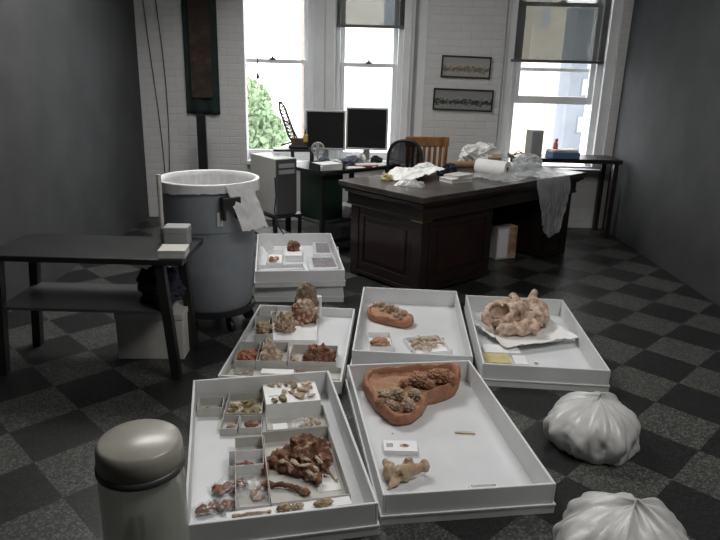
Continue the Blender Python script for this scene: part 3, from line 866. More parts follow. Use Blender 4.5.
q=at(317,312,.05); o=MB().box(-.030,.030,-.015,.015,0,.15).build('white_block',M_['card_white'],None,False,.008,(q.x,q.y,.0125),R(-6)); tag(o,'upright white block with rounded corners beside the tallest fossil cluster','block')
g,c3,yw,W,D,zf=open_box('card box with an orange fossil at the left of the shallow tray','F',(229,360.3),(254,360.6),(240,341.5),.055,'card')
lump('orange fossil lump in the left box of the shallow tray',(c3.x-.005,c3.y-.01,zf),(.14,.115,.065),'bone_orange',62,.2,amp=.4)
g,c4,yw,W,D,zf=open_box('card box with the grey pointed fossil, middle of the shallow tray','F',(255.8,361),(286.5,361),(262.5,342),.055,'card')
me=sculpt([('e',(0,0,.03),(.065,.05,.035),(0,0,0)),('c',(-.01,.0,.04),(-.015,.03,.105),.034,.013),('e',(.03,-.01,.03),(.035,.03,.025),(0,0,0)),('e',(-.03,.02,.05),(.025,.025,.03),(0,0,0)),('e',(.005,.01,.075),(.022,.02,.02),(0,0,0))],.005,.014,30,seed=9)
o=link('fossil_bone',me,M_['bone_grey'],None,True,0,(c4.x-.012,c4.y-.01,zf),0); tag(o,'grey-brown pointed fossil standing in the middle box of the shallow tray','fossil')
g,c5,yw,W,D,zf=open_box('card box with the big reddish fossil, right of the shallow tray','F',(287.8,361),(336,362.6),(294,344.2),.055,'card')
cluster('big knobbly reddish fossil cluster in the right box of the shallow tray',(c5.x+.028,c5.y+.0,zf),(.225,.115,.10),80,('bone_red','bone_red'),74,.030)
lump('little tan fossil left of the big reddish cluster',(c5.x-.105,c5.y-.01,zf),(.05,.05,.03),'bone_tan',63,.2,sub=3)
g,c6,yw,W,D,zf=open_box('long narrow card box across the front end of the shallow tray','F',(219,374.8),(334,379),(226,363.5),.028,'card')
dz=(c6.y)
def along(f,lat=0): return Vector((c6.x+math.cos(yw)*W*f-math.sin(yw)*lat, c6.y+math.sin(yw)*W*f+math.cos(yw)*lat, zf))
dsh=thing('glass_dish','small grey glass dish with chips in the front left of the shallow tray','dish',along(-.36),yw)
MB().lathe([(0,0),(.05,0),(.056,.022),(.053,.022),(.047,.003),(0,.003)],28,Matrix.Diagonal((1,.75,1,1))).build('bowl',M_['jar_glass'],dsh,smooth=True)
for k in range(3): lump('tan chip lying in the small grey glass dish',along(-.39+.03*k,.01*(k-1))+Vector((0,0,.0035)),(.024,.018,.012),'bone_grey',64+k,k,'bone_chip',sub=2,group='chips in the glass dish')
slip('blank white paper slip in the narrow front box of the shallow tray',along(-.06)+Vector((0,0,.020)),.17,.055,yw,'paper',th=.004)
lump('rusty little lump right of the white paper slip, shallow tray',along(.16),(.065,.05,.035),'bone_red',67,.4,sub=3)
lump('flat tan chip near the right end of the narrow front box',along(.36),(.05,.03,.015),'bone_orange',68,.1,'bone_chip',sub=3)

# --- tray C contents
open_c0=open_box('card box with a dark crumbly stain in the back left corner of the crowded tray','C',(197.2,408.5),(222.3,407.7),(197.8,397.5),.045,'card')
g,c0,yw,W,D,zf=open_c0
for k in range(4): lump('dark crumbly fragment in the back left box of the crowded tray',(c0.x-.04+.022*k,c0.y-.015+.012*(k%2)-.0*k,zf),(.034,.028,.016),'dark_crumb',80+k,k,group='dark crumbs in the crowded tray',sub=3)
g,c1,yw,W,D,zf=open_box('card box of olive mossy fragments in the crowded tray','C',(224,413.4),(261.5,413),(224.3,391.2),.042,'card')
rnd=random.Random(9)
for k in range(7):
    f=(-.33+.22*(k%4), -.25+.42*(k//4)+rnd.uniform(-.05,.05))
    lump('olive and tan fragment in the box of mossy fragments',(c1.x+f[0]*W*.85*math.cos(yw)-f[1]*D*.8*math.sin(yw),c1.y+f[0]*W*.85*math.sin(yw)+f[1]*D*.8*math.cos(yw),zf),(.065,.05,.035),['bone_moss','bone_pale','bone_moss'][k%3],90+k,k*.8,group='mossy fragments in the crowded tray',sub=3,amp=.4)
g,c2,yw,W,D,zf=open_box('tiny card box with one pinkish fragment, left of its twin','C',(219.3,428.8),(237,428.6),(221.2,415.5),.034,'card')
lump('pinkish fragment alone in the left tiny box',(c2.x+.005,c2.y-.008,zf),(.048,.04,.03),'bone_pink',101,.5,sub=3)
g,c3,yw,W,D,zf=open_box('tiny card box with one reddish fragment, right of its twin','C',(238.5,428.2),(261.5,427.5),(239,415.5),.034,'card')
lump('reddish fragment alone in the right tiny box',(c3.x+.005,c3.y-.008,zf),(.065,.045,.036),'bone_red',102,.2,sub=3)
# c4: flat carton with labels and bits
g,c4,yw,W,D,zf=flat_box('closed white carton with a label and pale bits, back right of the crowded tray','C',(266,404.6),(321,399.8),(264,383.2),.075,'card_white')
def inside(c,yw,f,l,z): return Vector((c.x+f*math.cos(yw)-l*math.sin(yw), c.y+f*math.sin(yw)+l*math.cos(yw), z))
slip('small white label card on the closed white carton',inside(c4,yw,-.085,-.01,zf+.0005),.045,.035,yw,'card_white',th=.003,name='label_card',cat='card')
for k,(f,l,s) in enumerate(((-.09,.055,.035),(-.05,.05,.03),(-.015,.05,.03),(.02,.06,.035),(.095,.015,.03),(-.09,-.06,.04),(.0,-.01,.03),(-.035,0,.03),(.02,.035,.05),(.06,.0,.055),(.085,.04,.045),(-.05,-.05,.06),(.03,-.04,.06),(.09,-.045,.04))):
    lump('pale tan bit on the closed white carton of the crowded tray',inside(c4,yw,f*.95,l*D/.145,zf+.0003),(s*1.15,s*.75,.018),['bone_tan','bone_pale','bone_moss'][k%3],110+k,k,group='pale bits on the closed white carton',sub=3)
g,c5,yw,W,D,zf=open_box('card box with a clear bag and a white label, behind the rusty skull','C',(267.5,430.3),(329.5,425),(265.3,409.2),.045,'card')
slip('blank white label card in the box behind the rusty skull',inside(c5,yw,-.075,-.025,zf+.012),.065,.06,yw,'card_white',th=.002,name='label_card',cat='card')
bag('clear specimen bag in the box behind the rusty skull',inside(c5,yw,.035,.0,zf+.001),.15,.09,.025,yw,3)
for k,(f,l) in enumerate(((.045,-.02),(.065,-.01),(.055,.0),(.085,.01))):
    bonepiece('small tan bone splinter in the box behind the rusty skull',inside(c5,yw,f,l,zf+.002),.055,.008,'bone_tan',120+k,yw+.6*k+.3,group='bone splinters behind the rusty skull')
# c6: large carton with the rusty skull
g,c6b,yw,W,D,zf=open_box('big card box holding the rusty skull, in the crowded tray','C',(271.5,503.5),(351,494),(262.5,432),.055,'card')
SK=at(301,461,zf+.03)
sk=[('e',(0,0.01,.05),(.085,.065,.045),(0,0,-30)),('e',(.03,.05,.07),(.06,.05,.04),(0,0,-20)),('e',(-.075,.02,.04),(.05,.035,.03),(0,0,20)),('c',(.0,-.02,.05),(.05,-.15,.03),.042,.014),
    ('c',(-.06,-.02,.04),(.03,-.12,.02),.026,.016),('c',(.05,.03,.05),(.10,-.05,.045),.03,.020),('e',(.08,.06,.05),(.035,.03,.03),(0,0,0)),('c',(-.11,.02,.03),(-.07,-.04,.02),.020,.014),('e',(.01,.04,.09),(.05,.03,.02),(0,0,0)),('c',(.06,-.03,.045),(.085,-.10,.03),.016,.010),
    ('c',(.095,-.02,.05),(.115,.03,.07),.020,.012)]
me=sculpt(sk,.0048,.017,30,[((.055,-.02,.09),.030),((-.04,.015,.085),.024),((.01,-.07,.065),.020),((.0,.02,.11),.018),((-.03,-.05,.06),.018),((.07,.07,.09),.018)],seed=4)
o=link('fossil_skull',me,M_['bone_rust'],None,True,0,(SK.x,SK.y+.012,zf),R(14)); tag(o,'rusty brown skull in the big card box of the crowded tray','fossil')
for k,(x,y,z,a) in enumerate(((.01,-.06,.06,-70),(.035,-.10,.045,-60),(-.03,-.055,.048,-50),(.055,-.06,.055,-80),(-.07,-.03,.040,-30),(.02,-.11,.035,-75),(.0,-.085,.05,-20),(.045,-.125,.03,10))):
    e=link('tooth_row' if k<2 else 'bone_crust',shard_mesh((.055,.022,.016),130+k),M_['bone_pale'],o,False); e.location=(x,y,z); e.rotation_euler=(R(20*((k%3)-1)),R(15*((k%2)-.5)),R(a))
q=at(286,492,zf); bonepiece('dark brown long bone lying in front of the rusty skull',(q.x,q.y+.005,zf),.16,.015,'bone_rust',140,R(-12),.1)
slip('crumpled grey tissue at the right side of the rusty skull',inside(c6b,yw,.085,-.06,zf+.0005),.09,.16,yw,'paper',th=.002,name='tissue_paper')
bonepiece('pale bone spike beside the right wall of the rusty skull box',inside(c6b,yw,.108,-.02,zf+.003),.13,.006,'bone_pale',141,yw+R(100),.05)
# c7: long box on the left, inner clear box, bags
g,c7,yw,W,D,zf=open_box('long card box with a clear inner tub and a bag, left of the rusty skull','C',(235.5,508),(270.5,504.5),(227.5,438.5),.05,'card')
q=at(246,457.5,zf+.045); tub=thing('plastic_tub','small clear tub of bone bits inside the long card box','tub',(q.x,q.y,zf),R(10))
tw,td,thh=.145/1.05,.105,.045
MB().box(-tw/2,tw/2,-td/2,td/2,0,.002).build('base',M_['film_white'],tub)
s=MB().box(-tw/2,-tw/2+.002,-td/2,td/2,.002,thh).box(tw/2-.002,tw/2,-td/2,td/2,.002,thh).box(-tw/2,tw/2,-td/2,-td/2+.002,.002,thh).box(-tw/2,tw/2,td/2-.002,td/2,.002,thh)
s.build('walls',M_['film_white'],tub)
rnd=random.Random(12)
for k in range(5):
    bonepiece('slim tan splinter lying in the small clear tub',(q.x-.03+.016*k,q.y-.01+.012*(k%2),zf+.003+.004*(k%2)),.05,.006,['bone_tan','bone_red'][k%2],150+k,rnd.uniform(-.8,.8),group='splinters in the clear tub')
o=slip('small reddish card tag leaning at the clear tub',inside(c7,yw,.055,.03,zf+.02),.03,.055,yw,'bone_red',name='card_tag',cat='tag',th=.003); o.rotation_euler=(R(25),0,yw)
q=at(253,490,zf); bag('clear bag with a tan bone at the front of the long card box',(q.x,q.y,zf+.001),.125,.17,.03,R(12),11)
bonepiece('tan curved bone in the clear bag of the long card box',(q.x+.035,q.y-.005,zf+.002),.085,.010,'bone_tan',160,R(50),.2)
lump('pinkish flat fragment in the clear bag of the long card box',(q.x+.03,q.y-.055,zf+.002),(.05,.035,.014),'bone_pink',161,0,sub=3)
for (px,py,sx,sy,rz,sd,lb,mm) in ((230,491,.15,.13,30,21,'clear bag of purple-red bone, upper bag of two in the crowded tray','bone_red'),(216,511,.17,.09,22,25,'clear bag of dark red bone, front left corner of the crowded tray','bone_rust')):
    q=spot('C',px,py); bag(lb,(q.x,q.y,q.z+.001),sx,sy,.036,R(rz),sd)
    for k in range(4):
        lump(lb.replace('clear bag of','fragment inside the clear bag of'),(q.x+(-.045+.03*k)*math.cos(R(rz)),q.y+(-.045+.03*k)*math.sin(R(rz))+.008*(k%2),q.z+.0005),(.06,.045,.03),mm if k%2==0 else 'bone_red',sd*3+k,k,group=lb.split(',')[0].replace('clear bag of','fragments of'),sub=3)
# c9: long low carton at the front
g,c9,yw,W,D,zf=flat_box('long white carton along the front end of the crowded tray, bones lying on it','C',(226.5,521),(352,503.5),(225.3,512.5),.098,'card_white')
q=at(252,515.5,zf); bonepiece('slender tan bone lying at the left on the long white carton',(q.x,q.y,zf+.001),.115,.007,'bone_tan',170,yw,.02)
for k,(px,py,sx,mm,lb) in enumerate(((284,510.5,.055,'bone_tan','tan knob of bone lying on the long white carton'),(297,508.5,.05,'bone_pale','pale crumpled knob on the long white carton, beside the tan one'),(323,505,.075,'bone_tan','flat tan bone at the right on the long white carton'))):
    q=at(px,py,zf); lump(lb,(q.x,q.y,zf+.0005),(sx,.034,.026),mm,171+k,yw,amp=.4)

# ------------------------------------------------------------------ grey bin on a dolly
BX,BYY=-.905,3.80
t=thing('trash_bin','large round grey rubbish bin lined with a white bag, on a black wheeled dolly','bin',(BX,BYY,.135))
pr=[(0,.0),(.225,.0),(.237,.02),(.258,.495),(.262,.50),(.279,.508),(.279,.52),(.284,.74),(.293,.745),(.295,.775),(.287,.78),(.280,.77),(.274,.55),(.228,.025),(0,.025)]
MB().lathe(pr,64).build('body',M_['can'],t,smooth=False)
for p in t.children[0].data.polygons: p.use_smooth=True
md=t.children[0].modifiers.new('es','EDGE_SPLIT'); md.split_angle=R(35)
for sgn,a in ((1,R(-55)),(-1,R(125))):
    hd=MB().box(-.055,.055,.0,.05,-.02,.03).box(-.055,-.035,.0,.05,-.10,-.02).box(.035,.055,.0,.05,-.10,-.02)
    o=hd.build('handle',M_['black_plastic'],t,bevel=.006)  # handle coloured black to stand in for the shadow by the liner flap
    o.location=(math.cos(a)*.284,math.sin(a)*.284,.69); o.rotation_euler=(0,0,a-R(90))
o=MB().box(-.016,.016,-.002,.002,-.04,.04).build('sticker',M_['card_white'],t)
a=R(-66); o.location=(math.cos(a)*.2855,math.sin(a)*.2855,.59); o.rotation_euler=(0,0,a+R(90))
# bin liner: folded over the rim, hanging on one side
lin=thing('bin_liner','white plastic bin liner folded over the rim of the grey bin','bin liner',(BX,BYY,.135))
def liner(u,v):
    a=u*2*math.pi
    n=mnoise.noise(Vector((math.cos(a)*3,math.sin(a)*3,v*3)))*.5+mnoise.noise(Vector((math.cos(a)*11,math.sin(a)*11,v*6)))*.35
    # v: 0 = outside hem .. .35 rim .. 1 deep inside
    if v<.3:
        k=v/.3; z=.728+.057*k+.016*n*(1-k)-.012*math.sin(a*2+1)*(1-k); r=.300+.005*n*(1-k)
    elif v<.4:
        k=(v-.3)/.1; z=.785+.005*math.sin(k*math.pi); r=.300-.026*k
    else:
        k=(v-.4)/.6; z=.785-.55*k; r=.274-.050*k-.040*abs(n)*min(1,k*6)
    return Vector((r*math.cos(a),r*math.sin(a),z))
M_['liner']=mat('liner_plastic',(0.80,0.80,0.80),(0.86,0.86,0.86),9,.35,.3,30,alpha=.93)
link('folded_liner',cloth_mesh(160,30,liner),M_['liner'],lin,True)
def flap(u,v):
    a=R(-60)+u*R(34)
    n=mnoise.noise(Vector((u*4,v*5,3)))*.012+mnoise.noise(Vector((u*11,v*9,3)))*.006
    r=.308+n+.012*v; 
    return Vector((r*math.cos(a)+.085*v,r*math.sin(a),.79-.26*v+.025*mnoise.noise(Vector((u*7,v*2,9)))*v))
link('hanging_flap',cloth_mesh(20,24,flap),M_['liner'],lin,True)
d=thing('bin_dolly','black round dolly with casters under the grey bin','dolly',(BX,BYY,0))
MB().lathe([(0,.105),(.235,.105),(.258,.112),(.258,.15),(.248,.15),(.244,.133),(0,.133)],48).build('platform',M_['black_plastic'],d)
for k in range(5):
    a=R(20+72*k); x,y=math.cos(a)*.2,math.sin(a)*.2
    cc=MB().box(x-.018,x+.018,y-.014,y+.014,.06,.106).build('caster_fork',M_['black_metal'],d)
    MB().lathe([(0,-.013),(.036,-.013),(.038,0),(.036,.013),(0,.013)],18,Matrix.Translation((x+.012,y,.038))@Matrix.Rotation(R(90),4,'X')@Matrix.Rotation(a,4,'Y')).build('wheel',M_['black_plastic'],cc)

# ------------------------------------------------------------------ big dark desk
DK=Vector((.43,4.24,0)); DYAW=R(42)
t=thing('wooden_desk','large dark mahogany panelled desk with a worn top, heaped with packing material','desk',DK,DYAW)
DL,DW,DH=2.10,.90,.745
MB().box(0,DL,0,DW,DH-.04,DH).build('desk_top',M_['wood_top'],t,bevel=.006)
MB().box(.012,DL-.012,.012,DW-.012,DH-.065,DH-.04).build('moulding',M_['wood'],t,bevel=.008)
MB().box(.055,DL-.055,.055,DW-.055,DH-.165,DH-.065).build('apron',M_['wood'],t,bevel=.004)
IN=.075
MB().box(.035,DL-.035,.035,DW-.035,DH-.085,DH-.062).build('cornice_moulding',M_['wood'],t,bevel=.008)
MB().box(.048,DL-.048,.048,DW-.048,DH-.180,DH-.162).build('lower_moulding',M_['wood'],t,bevel=.006)
for (x,y) in ((IN,IN),(DL-IN-.085,IN),(IN,DW-IN-.085),(DL-IN-.085,DW-IN-.085)):
    MB().box(x,x+.085,y,y+.085,.0,DH-.18).build('corner_post',M_['wood'],t,bevel=.005)
MB().box(IN-.012,IN+.097,IN-.012,IN+.097,DH-.198,DH-.181).build('brass_collar',M_['brass'],t,bevel=.004)
def pedestal(x0,x1):
    o=MB().box(x0,x1,IN+.022,DW-IN-.022,.03,DH-.18).build('pedestal',M_['wood'],t)
    f=MB(); a=x0+.02; b=x1-.02; y0=IN+.010; y1=IN+.022
    f.box(a,b,y0,y1,.05,.12).box(a,b,y0,y1,.49,.56).box(a,a+.07,y0,y1,.12,.49).box(b-.07,b,y0,y1,.12,.49)
    f.build('panel_frame',M_['wood'],o,bevel=.005)
    MB().box(a+.10,b-.10,y0+.004,y1,.15,.46).build('panel',M_['wood_panel'],o,bevel=.006)
    return o
p1=pedestal(IN+.085,IN+.84)
p2=pedestal(1.66,DL-IN-.085)
f=MB(); y0=IN+.085; y1=DW-IN-.085
f.box(IN+.010,IN+.022,y0,y1,.05,.12).box(IN+.010,IN+.022,y0,y1,.49,.56).box(IN+.010,IN+.022,y0,y0+.05,.12,.49).box(IN+.010,IN+.022,y1-.05,y1,.12,.49)
f.build('end_frame',M_['wood'],t,bevel=.005)
MB().box(IN+.022,IN+.09,y0-.01,y1+.01,.03,DH-.18).build('end_wall',M_['wood'],t)
MB().box(IN+.014,IN+.022,y0+.08,y1-.08,.15,.46).build('end_panel',M_['wood_panel'],t,bevel=.006)
MB().box(IN+.84,1.66,DW-.16,DW-.135,.10,DH-.18).build('modesty_panel',M_['wood'],t)
MB().box(IN-.004,IN+.022,y0,y1,.02,.05).build('plinth_moulding',M_['wood'],t,bevel=.004)
MB().box(IN+.09,IN+.84,IN-.004,IN+.022,.02,.05).build('plinth_moulding',M_['wood'],t,bevel=.004)
MB().box(1.66,DL-IN-.09,IN-.004,IN+.022,.02,.05).build('plinth_moulding',M_['wood'],t,bevel=.004)
MB().lathe([(0,0),(.012,0),(.018,.012),(.012,.024),(0,.026)],14,Matrix.Translation((IN+.842,.13,.47))@Matrix.Rotation(R(90),4,'Y')).build('drawer_knob',M_['chrome'],t,smooth=True)
TOP=DH+.0005
dz=lambda px,py,z=TOP: at(px,py,z)
# paper bag in the kneehole
q=at(503,259,0); t=thing('paper_bag','printed paper carrier bag standing on the floor in the kneehole of the dark desk','bag',(q.x,q.y+.05,0),R(25))
M_['bagprint']=mat('bag_print',(0.30,0.10,0.06),(0.50,0.38,0.20),14,0.6,c3=(0.60,0.52,0.36))
MB().box(-.105,.105,-.05,.05,0,.29).build('bag_body',M_['card'],t,bevel=.004)
MB().box(-.095,.005,-.052,-.05,.02,.27).build('front_label',M_['paper'],t)
MB().box(.02,.10,-.052,-.05,.01,.285).build('printed_strip',M_['bagprint'],t)

# items on the desk --------------------------------------------------
def crumple(label,pos,size,seed,material,rz=0,name='crumpled_paper',cat='paper',amp=.35,freq=3.0,ridge=.35):
    bm=bmesh.new(); bmesh.ops.create_icosphere(bm,subdivisions=5,radius=1)
    off=Vector((seed*3.3,seed*1.7,seed))
    for v in bm.verts:
        n=v.co.normalized()
        c=mnoise.voronoi(n*freq+off)[0]
        d=1+amp*fbm(n*1.8+off,4)-ridge*(c[1]-c[0])
        v.co=Vector((n.x*d,n.y*d,max(-.55,n.z*d)))
    zs=min(v.co.z for v in bm.verts); zm=max(v.co.z for v in bm.verts); xm=max(abs(v.co.x) for v in bm.verts); ym=max(abs(v.co.y) for v in bm.verts)
    for v in bm.verts: v.co=Vector((v.co.x/xm*size[0]/2,v.co.y/ym*size[1]/2,(v.co.z-zs)/(zm-zs)*size[2]))
    me=bpy.data.meshes.new('c');bm.to_mesh(me);bm.free()
    o=link(name,me,M_[material],None,False,0,pos,rz); return tag(o,label,cat)
q=dz(387,180); crumple('small crumpled tan wrapper at the left end of the dark desk',q,(.10,.09,.055),1,'yellow',.3,'wrapper','wrapper')
def sheetpile(u,v):
    n=mnoise.noise(Vector((u*4,v*4,1)))+.5*mnoise.noise(Vector((u*11,v*11,1)))
    return Vector(((u-.5)*.40,(v-.5)*.30,.012+.075*u+.026*n+.02*math.sin(u*5)*v))
q=dz(413,180); o=link('paper_pile',cloth_mesh(30,24,sheetpile,.004),M_['paper'],None,False,0,(q.x,q.y+.06,TOP+.004),DYAW-R(8)); tag(o,'rumpled pile of white papers at the left of the dark desk','paper')
q=dz(412,186); bag('clear plastic packet spilling from the rumpled paper pile',(q.x-.02,q.y+.01,TOP+.001),.22,.12,.05,DYAW-R(60),31,'film')
q=dz(425,176); crumple('crumpled white plastic wrapper on the rumpled paper pile',(q.x+.01,q.y+.04,TOP+.03),(.26,.17,.075),41,'paper',DYAW,'plastic_wrapper','wrapper')
q=dz(449,176); crumple('bunched navy blue cloth between the white papers and the books',(q.x-.01,q.y+.05,TOP),(.24,.15,.10),3,'navy',DYAW,'dark_cloth','cloth')
q=dz(456,181); b1=thing('book','white-covered book lying at the bottom of the small stack on the dark desk','book',(q.x,q.y,TOP),R(35),'books on the dark desk')
MB().box(-.11,.11,-.075,.075,0,.004).box(-.11,.11,-.075,.075,.026,.03).box(-.11,.11,.071,.075,.004,.026).build('cover',M_['card_white'],b1)
MB().box(-.107,.107,-.072,.071,.004,.026).build('pages',M_['card'],b1)
b2=thing('book','thin grey-white book lying on top of the white book','book',(q.x+.02,q.y+.02,TOP+.0305),R(48),'books on the dark desk')
MB().box(-.10,.10,-.07,.07,0,.003).box(-.10,.10,-.07,.07,.019,.022).box(-.10,.10,.067,.07,.003,.019).build('cover',M_['beige_metal'],b2)
MB().box(-.098,.098,-.068,.067,.003,.019).build('pages',M_['card'],b2)
q=dz(466,169); o=MB().lathe([(0,-.17),(.03,-.17),(.03,.17),(0,.17)],20,Matrix.Translation((0,0,.03))@Matrix.Rotation(R(90),4,'Y')).build('cardboard_tube',M_['kraft'],None,False,0,(q.x+.02,q.y+.10,TOP),DYAW-R(25)); tag(o,'brown cardboard tube lying behind the books','tube')
q=dz(487,176); q2=(q.x,q.y+.0,TOP)
t=thing('kitchen_roll','thick roll of white paper towel lying on the front edge of the dark desk','paper roll',(q.x+.045,q.y+.035,TOP),R(-36))
rot=Matrix.Translation((0,0,.064))@Matrix.Rotation(R(90),4,'Y')
MB().lathe([(.021,-.135),(.062,-.135),(.064,-.13),(.064,.13),(.062,.135),(.021,.135),(.021,-.135)],36,rot).build('paper_roll',M_['paper'],t,smooth=False)
MB().lathe([(.0,-.128),(.020,-.128),(.0208,.134),(.018,.134),(.018,-.12),(0,-.12)],20,rot).build('core',M_['dark_crumb'],t)
q=dz(470,166); o=crumple('large heap of crumpled white packing tissue at the back of the dark desk',(q.x+.10,q.y+.12,TOP),(.42,.30,.21),5,'paper',.2,'packing_tissue','packing tissue')
q=dz(490,167); t=thing('carton','small brown carton beside the crumpled white tissue','box',(q.x+.04,q.y+.04,TOP),R(20))
MB().box(-.055,.055,-.04,.04,0,.085).build('carton_body',M_['kraft'],t,bevel=.002)
MB().box(-.012,.012,-.0405,.0405,.02,.0855).build('tape',M_['bone_tan'],t)
# plastic sheeting across the right end and over the edge
def sheet(u,v):
    # desk-local: u along the length, v across; falls over the front-right edge
    n=mnoise.noise(Vector((u*5,v*4,3)))*.6+mnoise.noise(Vector((u*13,v*9,5)))*.35
    x=.92+u*.80; y=.46-v*.44
    z=.015+.055*abs(n)+.10*max(0,mnoise.noise(Vector((u*3,v*3,8))))
    return Vector((x+.02*n,y+.012*n,z))
o=link('plastic_sheet',cloth_mesh(60,36,sheet),M_['film'],None,False,0,(DK.x,DK.y,DH),DYAW); tag(o,'rumpled clear plastic sheet spread over the right end of the dark desk','plastic sheet')
def drape(u,v):
    n=mnoise.noise(Vector((u*6,v*3,13)))*.6+mnoise.noise(Vector((u*15,v*7,15)))*.4
    wd=.46*(1-.25*v)*(1+.15*math.sin(v*4))
    x=1.50+(u-.5)*wd
    if v<.25: k=v/.25; y=.20-.24*k; z=.035+.02*n-.01*k
    else: k=(v-.25)/.75; y=-.04-.035*math.sin(k*2)+.0; z=.02-.50*k*(1-.25*(2*u-1)**2)
    return Vector((x+.02*n,y-.04*abs(n)*(.4+v),z+.01*n))
o=link('plastic_bag',cloth_mesh(44,60,drape),M_['film'],None,False,0,(DK.x,DK.y,DH),DYAW); tag(o,'clear plastic bag hanging over the front edge at the right end of the dark desk','bag')
q=dz(528,168); crumple('bunched clear plastic wrap heaped on the sheet at the right of the dark desk',(q.x+.02,q.y+.10,TOP),(.40,.24,.13),51,'film_wrap',DYAW,'plastic_wrap','plastic wrap')
q=dz(515,166); slip('loose white paper under the clear plastic sheet on the dark desk',(q.x,q.y,TOP),.30,.21,R(30),'paper',th=.003)
q=dz(508,170); o=MB().box(-.09,.09,-.03,.03,0,.03).build('blue_folder',M_['blue'],None,False,.003,(q.x+.06,q.y+.05,TOP),R(38)); tag(o,'narrow pale blue folder beside the paper towel roll','folder')

# ------------------------------------------------------------------ chairs
def office_chair():
    t=thing('office_chair','black mesh-backed office chair between the two desks','chair',(.45,5.97,0),R(-14))
    bk=[]
    def frame_pt(a):
        x=math.cos(a); y=math.sin(a)
        return Vector((.155*abs(x)**.75*(1 if x>0 else -1),-.24-.03*y*0, .78+.19*abs(y)**.8*(1 if y>0 else -1)))
    MB().tube([frame_pt(2*math.pi*k/40) for k in range(41)],.014,8,cap=False).build('back_frame',M_['black_plastic'],t,smooth=True)
    bm=bmesh.new(); c=bm.verts.new((0,-.215,.78)); ring=[bm.verts.new(frame_pt(2*math.pi*k/40)) for k in range(40)]
    for k in range(40): bm.faces.new((c,ring[k],ring[(k+1)%40]))
    bmesh.ops.solidify(bm,geom=bm.faces[:],thickness=.004)
    me=bpy.data.meshes.new('mesh');bm.to_mesh(me);bm.free()
    link('back_mesh',me,film_mesh,t,True)
    MB().prism([(.2*math.cos(a)*(1.05),.2*math.sin(a)) for a in [2*math.pi*k/24 for k in range(24)]],.44,.48).build('seat',M_['black_plastic'],t,bevel=.01)
    MB().tube([(0,-.12,.43),(0,-.23,.5),(0,-.245,.66)],.018,8).build('back_support',M_['black_plastic'],t,smooth=True)
    MB().lathe([(0,.10),(.028,.10),(.028,.30),(.018,.30),(.018,.44),(0,.44)],14).build('gas_column',M_['black_metal'],t)
    for s in (-1,1):
        MB().tube([(s*.19,-.05,.45),(s*.215,-.05,.55),(s*.215,-.05,.62)],.012,8).box(s*.215-.03,s*.215+.03,-.14,.08,.62,.645).build('armrest',M_['black_plastic'],t)
    for k in range(5):
        a=2*math.pi*k/5+.3; e=(.21*math.cos(a),.21*math.sin(a))
        lg=MB().tube([(0,0,.11),(e[0],e[1],.075)],[.022,.014],8).build('leg',M_['black_plastic'],t)
        MB().lathe([(0,-.015),(.026,-.015),(.028,0),(.026,.015),(0,.015)],14,Matrix.Translation((e[0],e[1],.0285))@Matrix.Rotation(R(90),4,'X')).tube([(e[0],e[1],.03),(e[0],e[1],.08)],.008,6).build('caster',M_['black_plastic'],lg)
film_mesh=film('chair_mesh',(0.012,0.012,0.013),0.88,0.5,0.0,bump=0)
office_chair()
t=thing('wooden_chair','honey-brown wooden slat-back chair behind the dark desk','chair',(.60,6.43,0),R(180+8))
# chair-local: +y is the back
MB().box(-.20,.20,-.20,.20,.43,.455).build('seat',M_['oak'],t,bevel=.01)
for sx in (-1,1):
    MB().bar((sx*.175,-.175,0),(sx*.175,-.175,.43),.035).build('leg',M_['oak'],t,bevel=.004)
    MB().bar((sx*.175,.185,0),(sx*.185,.22,.93),.035,.032).build('leg',M_['oak'],t,bevel=.004)
MB().box(-.215,.215,.205,.232,.87,.965).build('top_rail',M_['oak'],t,bevel=.010)
MB().box(-.17,.17,.188,.206,.52,.57).build('lower_rail',M_['oak'],t,bevel=.005)
for k in range(6):
    x=-.135+.054*k
    MB().bar((x,.197,.565),(x,.218,.875),.030,.012).build('slat',M_['oak'],t)
for sx in (-1,1): MB().bar((sx*.175,-.16,.2),(sx*.175,.18,.2),.02).build('stretcher',M_['oak'],t)

# ------------------------------------------------------------------ computer desk
CD=Vector((-.38,5.21,0))
t=thing('computer_desk','black computer desk with a dark green pedestal in front of the paired window','desk',CD,DYAW)
MB().prism([(.10,0),(1.0,0),(1.0,.62),(.10,.62)],.71,.74).build('desk_top',M_['black_metal'],t,bevel=.004)
MB().box(.17,.40,.10,.42,.30,.71).build('pedestal',M_['green'],t,bevel=.008)
for (x,y) in ((.14,.06),(.90,.06),(.14,.56),(.90,.56)):
    MB().box(x-.018,x+.018,y-.018,y+.018,0,.71).build('leg',M_['black_metal'],t)
MB().box(.12,.95,.06,.56,.28,.30).build('lower_shelf',M_['grey_metal'],t,bevel=.003)
MB().box(.14,.90,.045,.075,.10,.13).build('foot_rail',M_['black_metal'],t)
CT=.7405
def cd(s,d,z=CT): 
    return Vector((CD.x+s*math.cos(DYAW)-d*math.sin(DYAW), CD.y+s*math.sin(DYAW)+d*math.cos(DYAW), z))
